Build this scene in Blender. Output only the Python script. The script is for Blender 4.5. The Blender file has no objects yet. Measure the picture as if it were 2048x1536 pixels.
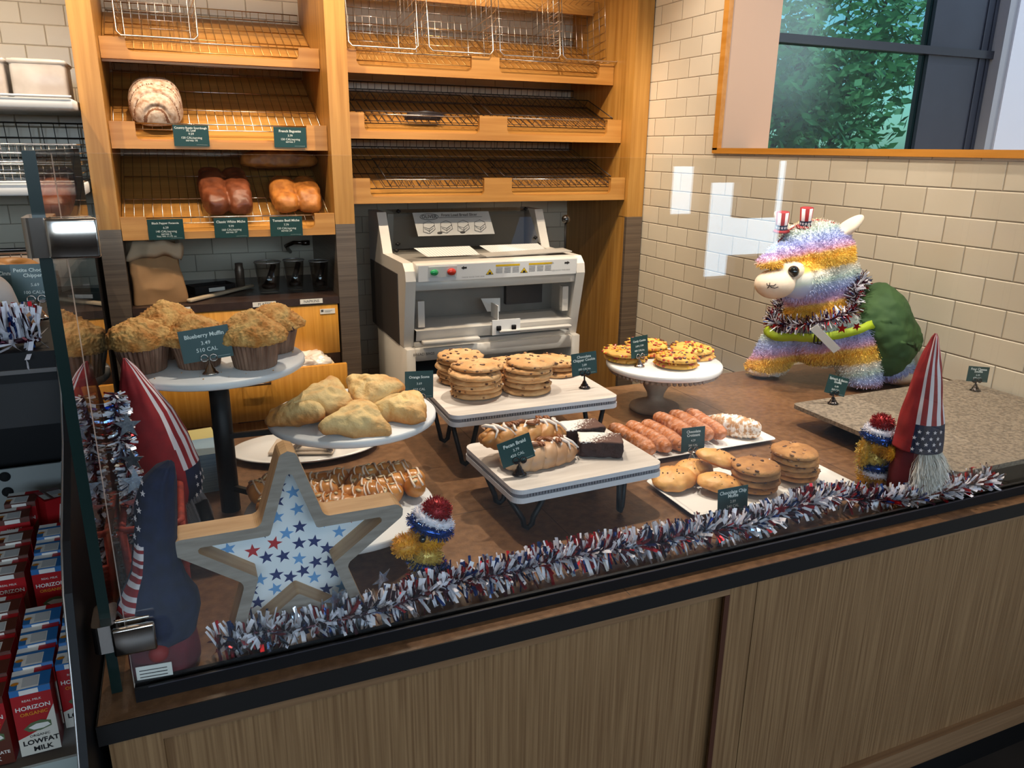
import bpy, bmesh, math, random
from mathutils import Vector, Matrix, noise, Euler
from mathutils.bvhtree import BVHTree
random.seed(7)
sc = bpy.context.scene
COL = sc.collection
PI = math.pi
# ---------------------------------------------------------------- camera
cam_d = bpy.data.cameras.new('camera'); cam = bpy.data.objects.new('camera', cam_d); COL.objects.link(cam)
cam_d.sensor_width = 36.0; cam_d.lens = 1536.9 / 2048 * 36.0
cam_d.clip_start = .02; cam_d.clip_end = 200
_r = Vector((0.92036, -0.390882, 0.012201)); _u = Vector((0.103663, 0.273929, 0.956147)); _f = Vector((0.377083, 0.878735, -0.292633))
cam.matrix_world = Matrix(((_r.x, _u.x, -_f.x, 0), (_r.y, _u.y, -_f.y, 0), (_r.z, _u.z, -_f.z, 1.48), (0, 0, 0, 1)))
sc.camera = cam
# ---------------------------------------------------------------- world: daylight sky outside the room
w = bpy.data.worlds.new('world'); sc.world = w; w.use_nodes = True
nt = w.node_tree; nt.nodes.clear()
wo = nt.nodes.new('ShaderNodeOutputWorld'); bg = nt.nodes.new('ShaderNodeBackground'); sky = nt.nodes.new('ShaderNodeTexSky')
sky.sky_type = 'NISHITA'; sky.sun_disc = False; sky.sun_elevation = math.radians(48); sky.sun_rotation = math.radians(200)
bg.inputs['Strength'].default_value = 0.22
nt.links.new(sky.outputs[0], bg.inputs['Color']); nt.links.new(bg.outputs[0], wo.inputs['Surface'])
sun_d = bpy.data.lights.new('sun', 'SUN'); sun_d.energy = 1.8; sun_d.angle = .01; sun_d.color = (1, .95, .85)
sun = bpy.data.objects.new('sun', sun_d); COL.objects.link(sun); sun.rotation_euler = (math.radians(38), 0, math.radians(60)); sun.location = (8, -6, 8)
# ---------------------------------------------------------------- lights of the room
CEIL = 2.75
def area(name, loc, size, energy, color, rot=(0, 0, 0), sy=None, spread=PI):
    d = bpy.data.lights.new(name, 'AREA'); d.energy = energy; d.color = color; d.size = size; d.spread = spread
    if sy: d.shape = 'RECTANGLE'; d.size_y = sy
    o = bpy.data.objects.new(name, d); COL.objects.link(o); o.location = loc; o.rotation_euler = rot; return o
WARM = (1.0, .80, .58); WARMW = (1.0, .88, .74)
def spot(name, loc, target, energy, angle, color=WARM, r=.03, blend=.5):
    d = bpy.data.lights.new(name, 'SPOT'); d.energy = energy; d.color = color; d.spot_size = math.radians(angle); d.spot_blend = blend; d.shadow_soft_size = r
    o = bpy.data.objects.new(name, d); COL.objects.link(o); o.location = loc
    o.rotation_euler = (Vector(target) - Vector(loc)).to_track_quat('-Z', 'Y').to_euler(); return o
SPOTS = [((1.15, 1.85, CEIL - .03), (1.15, 1.62, .8), 118, 62), ((.42, 1.85, CEIL - .03), (.40, 1.55, .8), 68, 50), ((1.75, 1.35, CEIL - .03), (1.75, 1.55, .8), 62, 60),
         ((.15, 2.45, CEIL - .03), (.15, 3.6, 1.2), 74, 75), ((1.25, 2.45, CEIL - .03), (1.3, 3.6, 1.25), 98, 80), ((-.75, 2.5, CEIL - .03), (-.6, 3.6, 1.0), 60, 80), ((1.3, 2.3, CEIL - .03), (2.1, 2.6, 1.2), 62, 80), ((1.25, 1.1, CEIL - .03), (2.1, 1.9, 1.25), 42, 80)]
for i, (l, t, e, a) in enumerate(SPOTS):
    spot('ceiling_spot', l, t, e, a, WARM if 2 < i < 6 else WARMW)
# general ceiling light of the shop, and daylight entering through the shop front behind the camera
area('ceiling_panel_glow', (.6, -1.2, CEIL - .03), 1.2, 12, (1, .88, .74), (0, 0, 0), .6)
area('ceiling_panel_glow', (.4, 3.0, CEIL - .03), 1.6, 24, WARM, (0, 0, 0), .4)
# ---------------------------------------------------------------- colour management
sc.view_settings.view_transform = 'Standard'; sc.view_settings.look = 'None'
sc.view_settings.exposure = 0.12; sc.view_settings.gamma = 1.0; sc.view_settings.use_curve_mapping = False
sc.cycles.use_denoising = True; sc.cycles.max_bounces = 7; sc.cycles.transparent_max_bounces = 12; sc.cycles.diffuse_bounces = 3; sc.cycles.glossy_bounces = 4
sc.cycles.sample_clamp_indirect = 4; sc.cycles.caustics_reflective = False; sc.cycles.caustics_refractive = False

# ================================================================ helpers
def lin(c):
    if isinstance(c, str): c = [int(c[i:i + 2], 16) / 255 for i in (0, 2, 4)]
    return tuple((x / 12.92 if x <= .04045 else ((x + .055) / 1.055) ** 2.4) for x in c[:3]) + (1,)
MATS = {}
def N(nt, typ, **kw):
    n = nt.nodes.new(typ)
    for k, v in kw.items():
        if k in n.inputs: n.inputs[k].default_value = v
        else: setattr(n, k, v)
    return n
def mat(name, c, rough=.5, metal=0, c2=None, scale=20, bump=0, bscale=None, detail=4, spec=.5, stretch=None, lo=.35, hi=.65, trans=0, coat=0, sheen=0, sss=0):
    """principled material; c2 = second colour mixed by noise; stretch = noise scaling per axis"""
    if name in MATS: return MATS[name]
    m = bpy.data.materials.new(name); m.use_nodes = True; nt = m.node_tree; b = nt.nodes['Principled BSDF']
    b.inputs['Roughness'].default_value = rough; b.inputs['Metallic'].default_value = metal
    b.inputs['Specular IOR Level'].default_value = spec; b.inputs['Base Color'].default_value = lin(c)
    b.inputs['Transmission Weight'].default_value = trans; b.inputs['Coat Weight'].default_value = coat
    b.inputs['Sheen Weight'].default_value = sheen
    if sss: b.inputs['Subsurface Weight'].default_value = sss; b.inputs['Subsurface Radius'].default_value = (.02, .01, .005); b.inputs['Subsurface Scale'].default_value = .3
    if c2 or bump:
        tc = N(nt, 'ShaderNodeTexCoord'); mp = N(nt, 'ShaderNodeMapping')
        nt.links.new(tc.outputs['Object'], mp.inputs[0])
        if stretch: mp.inputs['Scale'].default_value = stretch
    if c2:
        nz = N(nt, 'ShaderNodeTexNoise', Scale=scale, Detail=detail); nt.links.new(mp.outputs[0], nz.inputs['Vector'])
        rp = N(nt, 'ShaderNodeValToRGB'); rp.color_ramp.elements[0].position = lo; rp.color_ramp.elements[1].position = hi
        rp.color_ramp.elements[0].color = lin(c); rp.color_ramp.elements[1].color = lin(c2)
        nt.links.new(nz.outputs['Fac'], rp.inputs[0]); nt.links.new(rp.outputs[0], b.inputs['Base Color'])
    if bump:
        nb = N(nt, 'ShaderNodeTexNoise', Scale=bscale or scale * 2, Detail=5.0); nt.links.new(mp.outputs[0], nb.inputs['Vector'])
        bp = N(nt, 'ShaderNodeBump', Strength=bump, Distance=.004); nt.links.new(nb.outputs['Fac'], bp.inputs['Height']); nt.links.new(bp.outputs[0], b.inputs['Normal'])
    MATS[name] = m; return m

def tile_mat(name, plane, cz, cy, c1='dacdb8', c2='d0c2ac', mortar='8a7c6c'):
    """glazed subway tiles 0.1607 x 0.0804 in running bond, bevelled by bump"""
    m = bpy.data.materials.new(name); m.use_nodes = True; nt = m.node_tree; b = nt.nodes['Principled BSDF']
    tc = N(nt, 'ShaderNodeTexCoord'); sp = N(nt, 'ShaderNodeSeparateXYZ'); cb = N(nt, 'ShaderNodeCombineXYZ')
    nt.links.new(tc.outputs['Object'], sp.inputs[0])
    ax = N(nt, 'ShaderNodeMath', operation='ADD'); ax.inputs[1].default_value = cy; nt.links.new(sp.outputs['Y' if plane == 'x' else 'X'], ax.inputs[0])
    az = N(nt, 'ShaderNodeMath', operation='ADD'); az.inputs[1].default_value = cz; nt.links.new(sp.outputs['Z'], az.inputs[0])
    nt.links.new(ax.outputs[0], cb.inputs[0]); nt.links.new(az.outputs[0], cb.inputs[1])
    def brick(ms, sm):
        k = N(nt, 'ShaderNodeTexBrick', Scale=1.0); k.inputs['Mortar Size'].default_value = ms; k.inputs['Mortar Smooth'].default_value = sm
        k.inputs['Brick Width'].default_value = .1607; k.inputs['Row Height'].default_value = .0804; k.inputs['Bias'].default_value = 0
        k.inputs['Color1'].default_value = lin(c1); k.inputs['Color2'].default_value = lin(c2); k.inputs['Mortar'].default_value = lin(mortar)
        nt.links.new(cb.outputs[0], k.inputs['Vector']); return k
    k = brick(.0009, .1); nt.links.new(k.outputs['Color'], b.inputs['Base Color'])
    k2 = brick(.004, 1.0); bp = N(nt, 'ShaderNodeBump', Strength=.6, Distance=.004, invert=True)
    nt.links.new(k2.outputs['Fac'], bp.inputs['Height']); nt.links.new(bp.outputs[0], b.inputs['Normal'])
    b.inputs['Roughness'].default_value = .22
    return m

def glass_mat(name, tint=(1, 1, 1), gl=1.0):
    """flat pane of clear glass: fresnel reflection over straight transmission"""
    m = bpy.data.materials.new(name); m.use_nodes = True; nt = m.node_tree; nt.nodes.clear()
    o = N(nt, 'ShaderNodeOutputMaterial'); mx = N(nt, 'ShaderNodeMixShader'); t = N(nt, 'ShaderNodeBsdfTransparent'); g = N(nt, 'ShaderNodeBsdfGlossy')
    t.inputs[0].default_value = tint + (1,); g.inputs['Roughness'].default_value = 0.0; g.inputs['Color'].default_value = (gl, gl, gl, 1)
    geo = N(nt, 'ShaderNodeNewGeometry'); mi = N(nt, 'ShaderNodeMapRange'); mi.inputs['To Min'].default_value = 1.5; mi.inputs['To Max'].default_value = 1 / 1.5
    fr = N(nt, 'ShaderNodeFresnel'); nt.links.new(geo.outputs['Backfacing'], mi.inputs['Value']); nt.links.new(mi.outputs[0], fr.inputs['IOR'])
    nt.links.new(fr.outputs[0], mx.inputs[0]); nt.links.new(t.outputs[0], mx.inputs[1]); nt.links.new(g.outputs[0], mx.inputs[2]); nt.links.new(mx.outputs[0], o.inputs[0])
    MATS[name] = m; return m

class G:
    """collects shapes into one mesh"""
    def __init__(s): s.V = []; s.F = []; s.M = []; s.S = []; s.T = Matrix()
    def add(s, vs, fs, m=0, smooth=False, T=None):
        n = len(s.V); T = s.T @ T if T is not None else s.T
        s.V += [T @ Vector(v) for v in vs]
        for i, f in enumerate(fs):
            s.F.append([n + k for k in f]); s.M.append(m[i] if isinstance(m, list) else m); s.S.append(smooth)
        return s
    def box(s, x0, x1, y0, y1, z0, z1, m=0, T=None):
        vs = [(x, y, z) for z in (z0, z1) for y in (y0, y1) for x in (x0, x1)]
        return s.add(vs, [(0, 2, 3, 1), (4, 5, 7, 6), (0, 1, 5, 4), (2, 6, 7, 3), (0, 4, 6, 2), (1, 3, 7, 5)], m, False, T)
    def rbox(s, x0, x1, y0, y1, z0, z1, r=.005, seg=2, m=0, T=None, smooth=True):
        bm = bmesh.new(); bmesh.ops.create_cube(bm, size=1)
        for v in bm.verts: v.co = Vector(((x0 + x1) / 2 + v.co.x * (x1 - x0), (y0 + y1) / 2 + v.co.y * (y1 - y0), (z0 + z1) / 2 + v.co.z * (z1 - z0)))
        bmesh.ops.bevel(bm, geom=bm.edges[:], offset=r, segments=seg, affect='EDGES', profile=.5)
        return s.bm(bm, m, smooth, T)
    def bm(s, bm, m=0, smooth=True, T=None):
        bm.verts.index_update(); s.add([v.co.copy() for v in bm.verts], [[v.index for v in f.verts] for f in bm.faces], m, smooth, T); bm.free(); return s
    def tube(s, pts, r, n=6, m=0, closed=False, caps=True, T=None, smooth=True):
        pts = [Vector(p) for p in pts]; k = len(pts); vs = []; fs = []; rr = r if isinstance(r, (list, tuple)) else [r] * k
        up = None
        for i, p in enumerate(pts):
            if closed: t = (pts[(i + 1) % k] - pts[i - 1]).normalized()
            else: t = (pts[min(i + 1, k - 1)] - pts[max(i - 1, 0)]).normalized()
            if up is None: up = Vector((0, 0, 1)) if abs(t.z) < .9 else Vector((1, 0, 0))
            a = t.cross(up)
            if a.length < 1e-6: a = t.orthogonal()
            a.normalize(); b = a.cross(t).normalized(); up = b
            for j in range(n):
                q = 2 * PI * (j + .5) / n; vs.append(p + (a * math.cos(q) + b * math.sin(q)) * rr[i])
        for i in range(k if closed else k - 1):
            for j in range(n):
                a0 = i * n + j; a1 = i * n + (j + 1) % n; b0 = ((i + 1) % k) * n + j; b1 = ((i + 1) % k) * n + (j + 1) % n
                fs.append((a0, a1, b1, b0))
        if caps and not closed: fs += [list(range(n))[::-1], [(k - 1) * n + j for j in range(n)]]
        return s.add(vs, fs, m, smooth, T)
    def rod(s, a, b, r, n=6, m=0, T=None): return s.tube([a, b], r, n, m, T=T)
    def lathe(s, prof, n=24, m=0, c=(0, 0, 0), T=None, smooth=True, fn=None):
        vs = []; fs = []; k = len(prof); mm = []
        for i, (r, z) in enumerate(prof):
            for j in range(n):
                q = 2 * PI * j / n; R, Z = (fn(r, z, q) if fn else (r, z)); vs.append((c[0] + R * math.cos(q), c[1] + R * math.sin(q), c[2] + Z))
        for i in range(k - 1):
            for j in range(n): fs.append((i * n + j, i * n + (j + 1) % n, (i + 1) * n + (j + 1) % n, (i + 1) * n + j)); mm.append(m[i] if isinstance(m, list) else m)
        fs.append(list(range(n))[::-1]); mm.append(mm[0]); fs.append([(k - 1) * n + j for j in range(n)]); mm.append(mm[-1])
        return s.add(vs, fs, mm, smooth, T)
    def prism(s, poly, z0, z1, m=0, T=None, smooth=False, ms=None):
        """polygon in XY extruded along Z (concave allowed)"""
        n = len(poly); vs = [(x, y, z0) for x, y in poly] + [(x, y, z1) for x, y in poly]
        fs = [list(range(n))[::-1], [n + i for i in range(n)]] + [(i, (i + 1) % n, n + (i + 1) % n, n + i) for i in range(n)]
        return s.add(vs, fs, [m, m] + [m if ms is None else ms] * n, smooth, T)
    def ell(s, c, r, m=0, sub=3, disp=0, ds=20, T=None, R=None, seed=0, fn=None):
        bm = bmesh.new(); bmesh.ops.create_icosphere(bm, subdivisions=sub, radius=1)
        rr = Vector(r) if hasattr(r, '__len__') else Vector((r, r, r))
        for v in bm.verts:
            p = Vector((v.co.x * rr.x, v.co.y * rr.y, v.co.z * rr.z)); nn = v.co.normalized()
            if fn: p = fn(p, nn)
            if disp: p += nn * disp * noise.fractal(p * ds + Vector((seed, seed * 2, 0)), .8, 2.0, 3)
            if R: p = R @ p
            v.co = p + Vector(c)
        return s.bm(bm, m, True, T)
    def quad(s, a, b, c, d, m=0): return s.add([a, b, c, d], [(0, 1, 2, 3)], m)
    def mesh(s, name, mats):
        me = bpy.data.meshes.new(name); me.from_pydata([tuple(v) for v in s.V], [], s.F)
        for mt in (mats if isinstance(mats, (list, tuple)) else [mats]): me.materials.append(mt)
        me.polygons.foreach_set('material_index', s.M); me.polygons.foreach_set('use_smooth', s.S); me.update(); return me
    def build(s, name, mats, parent=None, loc=(0, 0, 0), rot=(0, 0, 0), **kw):
        return mk(name, s.mesh(name, mats), parent, loc, rot, **kw)
def mk(name, me, parent=None, loc=(0, 0, 0), rot=(0, 0, 0), label=None, cat=None, group=None, kind=None):
    o = bpy.data.objects.new(name, me); COL.objects.link(o); o.location = loc; o.rotation_euler = rot
    if parent: o.parent = parent
    return tag(o, label, cat, group, kind)
def tag(o, label=None, cat=None, group=None, kind=None):
    for k, v in (('label', label), ('category', cat), ('group', group), ('kind', kind)):
        if v: o[k] = v
    return o
def thing(name, label, cat, loc=(0, 0, 0), rot=(0, 0, 0), group=None, kind=None):
    if not isinstance(rot, (tuple, list)): rot = (0, 0, rot)
    return mk(name, None, None, loc, rot, label, cat, group, kind)
def dup(root, loc, rot=None, label=None, group=None):
    c = root.copy(); COL.objects.link(c); c.location = loc
    if rot is not None: c.rotation_euler = rot if isinstance(rot, (tuple, list)) else (0, 0, rot)
    if label: c['label'] = label
    if group: c['group'] = group
    for ch in CH.get(root.name, []):
        d = ch.copy(); COL.objects.link(d); d.parent = c
        for g in CH.get(ch.name, []):
            e = g.copy(); COL.objects.link(e); e.parent = d
    return c
CH = {}
def reg(root):
    """remember children for dup (before the depsgraph knows them)"""
    CH[root.name] = [o for o in bpy.data.objects if o.parent == root]
    for c in CH[root.name]: CH[c.name] = [o for o in bpy.data.objects if o.parent == c]
    return root
def smoothed(me, levels=1):
    o = bpy.data.objects.new('tmp', me); COL.objects.link(o)
    md = o.modifiers.new('s', 'SUBSURF'); md.levels = levels; md.render_levels = levels
    dg = bpy.context.evaluated_depsgraph_get(); r = bpy.data.meshes.new_from_object(o.evaluated_get(dg)); bpy.data.objects.remove(o); return r
def remeshed(me, vox, sm=4, disp=None):
    o = bpy.data.objects.new('tmp', me); COL.objects.link(o)
    md = o.modifiers.new('r', 'REMESH'); md.mode = 'VOXEL'; md.voxel_size = vox; md.use_smooth_shade = True
    if sm: s2 = o.modifiers.new('s', 'SMOOTH'); s2.iterations = sm; s2.factor = .5
    dg = bpy.context.evaluated_depsgraph_get(); r = bpy.data.meshes.new_from_object(o.evaluated_get(dg)); bpy.data.objects.remove(o)
    if disp:
        nn = [v.normal.copy() for v in r.vertices]
        for v, n_ in zip(r.vertices, nn): v.co += n_ * disp(v.co)
    r.polygons.foreach_set('use_smooth', [True] * len(r.polygons)); return r
FONT_CACHE = {}
def text_geo(g, txt, size, cx, cz, y=0, m=0, bold=0, ext=.0002, align='CENTER', squeeze=1, T=None, serif=False):
    """lettering as mesh, upright in XZ facing -Y"""
    key = (txt, bold)
    if key not in FONT_CACHE:
        cu = bpy.data.curves.new('t', 'FONT'); cu.body = txt; cu.size = 1; cu.align_x = align; cu.align_y = 'CENTER'; cu.offset = bold; cu.resolution_u = 2
        o = bpy.data.objects.new('t', cu); COL.objects.link(o); dg = bpy.context.evaluated_depsgraph_get()
        me = bpy.data.meshes.new_from_object(o.evaluated_get(dg)); bpy.data.objects.remove(o)
        FONT_CACHE[key] = ([v.co.copy() for v in me.vertices], [list(p.vertices) for p in me.polygons])
    vs, fs = FONT_CACHE[key]
    g.add([(cx + v.x * size * squeeze, y - ext, cz + v.y * size) for v in vs], fs, m, False, T)
def star_poly(R, r=None, n=5, a0=PI / 2):
    r = r or R * .40; return [((R if i % 2 == 0 else r) * math.cos(a0 + i * PI / n), (R if i % 2 == 0 else r) * math.sin(a0 + i * PI / n)) for i in range(2 * n)]
def rrect(x0, x1, y0, y1, r, n=5):
    o = []
    for cx, cy, a in ((x1 - r, y1 - r, 0), (x0 + r, y1 - r, PI / 2), (x0 + r, y0 + r, PI), (x1 - r, y0 + r, 1.5 * PI)):
        o += [(cx + r * math.cos(a + PI / 2 * i / n), cy + r * math.sin(a + PI / 2 * i / n)) for i in range(n + 1)]
    return o
RX = Matrix.Rotation(PI / 2, 4, 'X')      # XY drawing -> upright XZ facing -Y
def TR(x, y, z, rz=0, rx=0, ry=0): return Matrix.Translation((x, y, z)) @ Euler((rx, ry, rz)).to_matrix().to_4x4()
RND = random.Random(3)
def U(a, b): return RND.uniform(a, b)

# ================================================================ materials
OAK = mat('oak_veneer', 'bc8a44', .38, c2='a06e2c', scale=3, stretch=(14, 14, .6), bump=.04, bscale=30)
OAKH = mat('oak_rail', 'c28c48', .38, c2='ab7434', scale=3, stretch=(.6, 14, 14), bump=.04, bscale=30)
OAKP = mat('oak_counter_panel', '967450', .42, c2='765638', scale=4, stretch=(60, 60, .8), detail=6, bump=.05, bscale=30)
OAKPH = mat('oak_counter_rail', '927050', .42, c2='7a5a3e', scale=4, stretch=(.5, 22, 22), detail=6)
DRAWER = mat('honey_laminate', 'e0a043', .35, c2='cc8a30', scale=5, stretch=(20, 20, .5))
GROOVE = mat('dark_groove', '4a2512', .6)
BROWNTOP = mat('brown_laminate', '7a583c', .30, c2='62442c', scale=60, bump=.1, bscale=220, detail=6)
DARKEDGE = mat('dark_edge', '1b1817', .5, spec=.3)
BLACK = mat('black_metal', '0e0d0e', .5, spec=.3)
BLACKP = mat('black_plastic', '100e10', .55, spec=.25)
CHROME = mat('chrome', 'c2b8b0', .14, 1)
STEEL = mat('brushed_steel', '857465', .38, .55, c2='6c5e53', scale=4, stretch=(.5, .5, 40))
WIRE = mat('bright_wire', 'd9d2cc', .22, 1)
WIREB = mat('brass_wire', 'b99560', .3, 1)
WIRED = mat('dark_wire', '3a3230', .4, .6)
WHITE = mat('white_glaze', 'e9e6e2', .18, coat=.3)
WHITEM = mat('white_melamine', 'dedfe0', .35)
PAPER = mat('paper_white', 'e8e4dc', .8)
SIGN = mat('sign_green', '1a403f', .35)
SIGNW = mat('sign_lettering', 'dfe6e0', .6)
MAROON = mat('maroon_felt', '6f1a26', .85, c2='5c141e', scale=30)
REDF = mat('red_fabric', 'a02026', .8, c2='861a20', scale=40, bump=.1)
NAVY = mat('navy_fabric', '172140', .85, c2='121a32', scale=60, bump=.1)
WHITEF = mat('white_fabric', 'e2d6d8', .8)
TINW = mat('tinsel_white', 'f8f4fc', .3)
TINS = mat('tinsel_silver', 'c6d2e4', .12, 1)
TINR = mat('tinsel_red', 'b0141c', .2, .75)
TINB = mat('tinsel_blue', '2c4f9c', .15, .8)
TIND = mat('tinsel_dark', '4a1f2e', .25, .7)
GOLD = mat('tinsel_gold', 'dc9c1e', .45)
GOLDL = mat('tinsel_gold_pale', 'd6b454', .3, .25)
EYE = mat('eye_black', '0c0a0a', .05, coat=1)
# ================================================================ room shell
def struct(name, g, mats, **kw): return g.build(name, mats, kind='structure', **kw)
XR = 2.114; YB = 3.955
TILE_R = tile_mat('tile_right', 'x', .0636, .0366)
TILE_B = tile_mat('tile_back', 'y', .0636, .027)
PLASTER = mat('plaster', 'cfc6b8', .8); CEILM = mat('ceiling_white', 'd8d2c8', .9)
g = G(); g.box(XR, XR + .16, .24, .5, 0, CEIL).box(XR, XR + .16, .5, 2.77, 0, 1.486).box(XR, XR + .16, .5, 2.77, 2.5, CEIL).box(XR, XR + .16, 2.77, YB + .1, 0, CEIL)
struct('wall_right', g, TILE_R)
g = G(); g.box(-2.6, XR, YB, YB + .1, 0, CEIL); struct('wall_back', g, TILE_B)
g = G(); g.box(-2.7, -2.6, -3.5, YB + .1, 0, CEIL); struct('wall_left', g, PLASTER)
# wall behind the camera: low openings shaped for guard reflections, high ones added for daylight
yf = -3.5; XE = 6.6
OP = [(4.13, 4.45, .42, 1.23), (4.45, 5.0, .60, .93), (4.83, 5.0, .93, 1.41), (3.74, 4.02, .97, 1.36), (3.56, 3.60, .95, 1.34), (-2.2, 1.6, 1.56, 2.6), (1.9, 6.2, 1.56, 2.6)]
xs = sorted({-2.7, XE} | {v for o in OP for v in o[:2]}); zs = sorted({0, CEIL} | {v for o in OP for v in o[2:]}); g = G()
for i in range(len(xs) - 1):
    for j in range(len(zs) - 1):
        cx = (xs[i] + xs[i + 1]) / 2; cz = (zs[j] + zs[j + 1]) / 2
        if not any(o[0] < cx < o[1] and o[2] < cz < o[3] for o in OP): g.box(xs[i], xs[i + 1], yf - .12, yf, zs[j], zs[j + 1])
struct('wall_front', g, mat('shopfront_brown', '4a3a30', .7))
g = G(); g.box(-2.7, XE, -3.62, YB + .1, -.1, 0); struct('floor', g, mat('floor_tile', '3b3430', .35, c2='2e2926', scale=3))
g = G(); g.box(-2.7, XE, -3.62, .34, CEIL, CEIL + .1).box(-2.7, XR + .16, .34, YB + .1, CEIL, CEIL + .1); struct('ceiling', g, CEILM)
g = G(); g.box(XR, XE, .24, .34, 0, CEIL); struct('wall_partition', g, PLASTER)
g = G(); g.box(XE, XE + .1, -3.6, .34, 0, CEIL); struct('wall_far_right', g, PLASTER)
DAY = (.58, .80, 1.0)
area('daylight_lamp', (4.4, yf - .35, .95), 1.9, 52, DAY, (PI / 2, 0, 0), 1.3)
area('daylight_lamp', (-.3, yf - .3, 2.1), 3.8, 72, DAY, (PI / 2 - .25, 0, 0), 1.0)  # high daylight lamp added where the glass guard does not mirror it
area('daylight_lamp', (4.1, yf - .3, 2.1), 4.2, 35, DAY, (PI / 2 - .25, 0, 0), 1.0)  # second added high lamp, likewise clear of the guard's reflection
# side opening: wood trim, reveal, black-framed window beyond, pale blind
OAKT = mat('oak_trim', 'c98a3c', .35, c2='b87828', scale=3, stretch=(14, .7, 14))
g = G(); g.box(XR - .012, XR + .01, 2.758, 2.79, 1.486, 2.6).box(XR - .012, XR + .01, .4, 2.79, 1.472, 1.494); struct('trim_1', g, OAKT)
g = G(); g.box(XR + .005, XR + .26, 2.764, 2.85, 1.47, 2.62); struct('wall_reveal', g, mat('reveal_tan', 'c7a68c', .6))
g = G(); g.box(XR + .01, XR + .25, .4, 2.77, 1.44, 1.486).box(XR + .16, 6.2, .3, 3.0, 1.3, 1.44); struct('trim_2', g, mat('reveal_tan', 'c7a68c', .6))
win = thing('window_1', 'black framed window with green trees outside, above the tiled wall', 'window', kind='structure')
g = G(); y = 2.85
g.box(2.36, 2.395, y, y + .05, 1.42, 2.6).box(2.36, 3.8, y - .012, y + .05, 1.931, 1.967).box(2.36, 3.8, y, y + .05, 2.5, 2.6).box(2.36, 3.8, y, y + .05, 1.40, 1.475)
FR = mat('window_black', '20242e', .35)
g.build('window_frame', FR, win)
g = G(); g.box(3.35, 3.77, y + .002, y + .06, 1.42, 2.6)
for i in range(2): g.box(3.69 + i * .05, 3.695 + i * .05, y - .004, y + .003, 1.42, 2.6)
g.build('dark_side_panel', mat('dark_panel', '2c3340', .4, c2='252b38', scale=4), win)
g = G(); g.box(3.775, 3.83, y - .05, y + .04, 1.42, 2.6); g.build('side_jamb', mat('grey_jamb', '8f969e', .5), win)
PANE = glass_mat('pane_tinted', (.42, .66, .66)); g = G(); g.box(2.39, 3.35, y + .02, y + .026, 1.47, 2.55); g.build('pane', PANE, win)
g = G(); g.box(3.83, 6.2, y - .06, y - .04, 1.42, 2.6); struct('wall_beyond', g, mat('pale_blind', 'c3ccd8', .7))
# area lamp added so that the opening looks into a lit space
area('vestibule_fill', (4.4, .55, 2.3), 1.4, 30, DAY, (math.radians(-70), 0, 0), .9)

# ================================================================ trees outside
BARK = mat('bark', '4a3a2c', .9)
LEAF = mat('leaf', '4f8a4a', .5, c2='8fbf6a', scale=2.2)
def tree(x, y, z, R, n, seed, label):
    rr = random.Random(seed); t = thing('tree', label, 'tree', (x, y, -1.0), 0, 'trees outside the window')
    g = G(); g.tube([(0, 0, 0), (.1, 0, 1.5), (0, .1, z + 1)], [.16, .13, .06], 8)
    tips = []
    for i in range(9):
        q = rr.uniform(0, 2 * PI); e = Vector((math.cos(q) * R * .7, math.sin(q) * R * .6, z + 1 + rr.uniform(-R, R * .8))); g.tube([(0, 0, z + .4 + rr.uniform(-1, .4)), e * .6 + Vector((0, 0, .5)), e], [.05, .03, .01], 5)
    g.build('trunk', BARK, t)
    g = G(); cl = [Vector((rr.gauss(0, R * .45), rr.gauss(0, R * .35), z + 1 + rr.gauss(0, R * .5))) for _ in range(60)]
    for i in range(n):
        c = rr.choice(cl) + Vector((rr.gauss(0, .17), rr.gauss(0, .17), rr.gauss(0, .14))); s = rr.uniform(.04, .075)
        a = Vector((rr.gauss(0, 1), rr.gauss(0, 1), rr.gauss(0, 1))).normalized(); b = a.orthogonal().normalized()
        g.add([c - a * s, c + b * s * .5, c + a * s, c - b * s * .5], [(0, 1, 2, 3)])
    g.build('foliage', LEAF, t, kind='stuff')
tree(4.4, 5.6, 2.2, 1.5, 9000, 1, 'broad leafy green tree outside, behind the left half of the window')
tree(6.1, 6.6, 2.4, 1.5, 8000, 2, 'leafy green tree outside, behind the right half of the window')
tree(4.9, 8.2, 3.0, 2.2, 9000, 3, 'taller tree farther back outside the window, sky showing beside it')

# ================================================================ counter
cab = thing('display_counter', 'oak-fronted bakery display counter under the brown laminate top', 'counter', (0, 0, 0))
g = G(); X0 = -.153
g.box(X0, XR, .962, 1.93, .15, .75); g.build('cabinet_body', OAKP, cab)
g = G()

for xa, xb in ((X0, -.09), (.831, .891), (.893, .953)): g = G(); g.box(xa, xb, .945, .962, .142, .75); g.build('stile', OAKP, cab)
g = G(); g.box(-.09, .831, .945, .962, .728, .75); g.box(.953, XR, .945, .962, .735, .75); g.box(-.09, .831, .945, .962, .142, .2); g.box(.953, XR, .945, .962, .142, .2); g.build('front_rail', OAKPH, cab)
g = G(); g.box(.8205, .831, .9435, .9455, .2, .728); g.build('shadow_groove', GROOVE, cab)
g = G(); g.box(X0 + .02, XR, 1.0, 1.9, 0, .15); g.build('toe_kick', BLACK, cab)
top = thing('countertop', 'brown speckled laminate countertop carrying the pastry displays', 'countertop', (0, 0, 0))
g = G(); g.box(-.16, XR, .934, 1.965, .752, .78); g.build('top_slab', BROWNTOP, top)
g = G(); g.box(-.1605, XR, .932, .934, .750, .7796).box(-.162, -.1605, .932, 1.965, .750, .7796); g.build('edge_band', DARKEDGE, top)
g = G()
for x in (.62, 1.35): g.box(x - .0006, x + .0006, .94, 1.96, .78, .7802)
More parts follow.
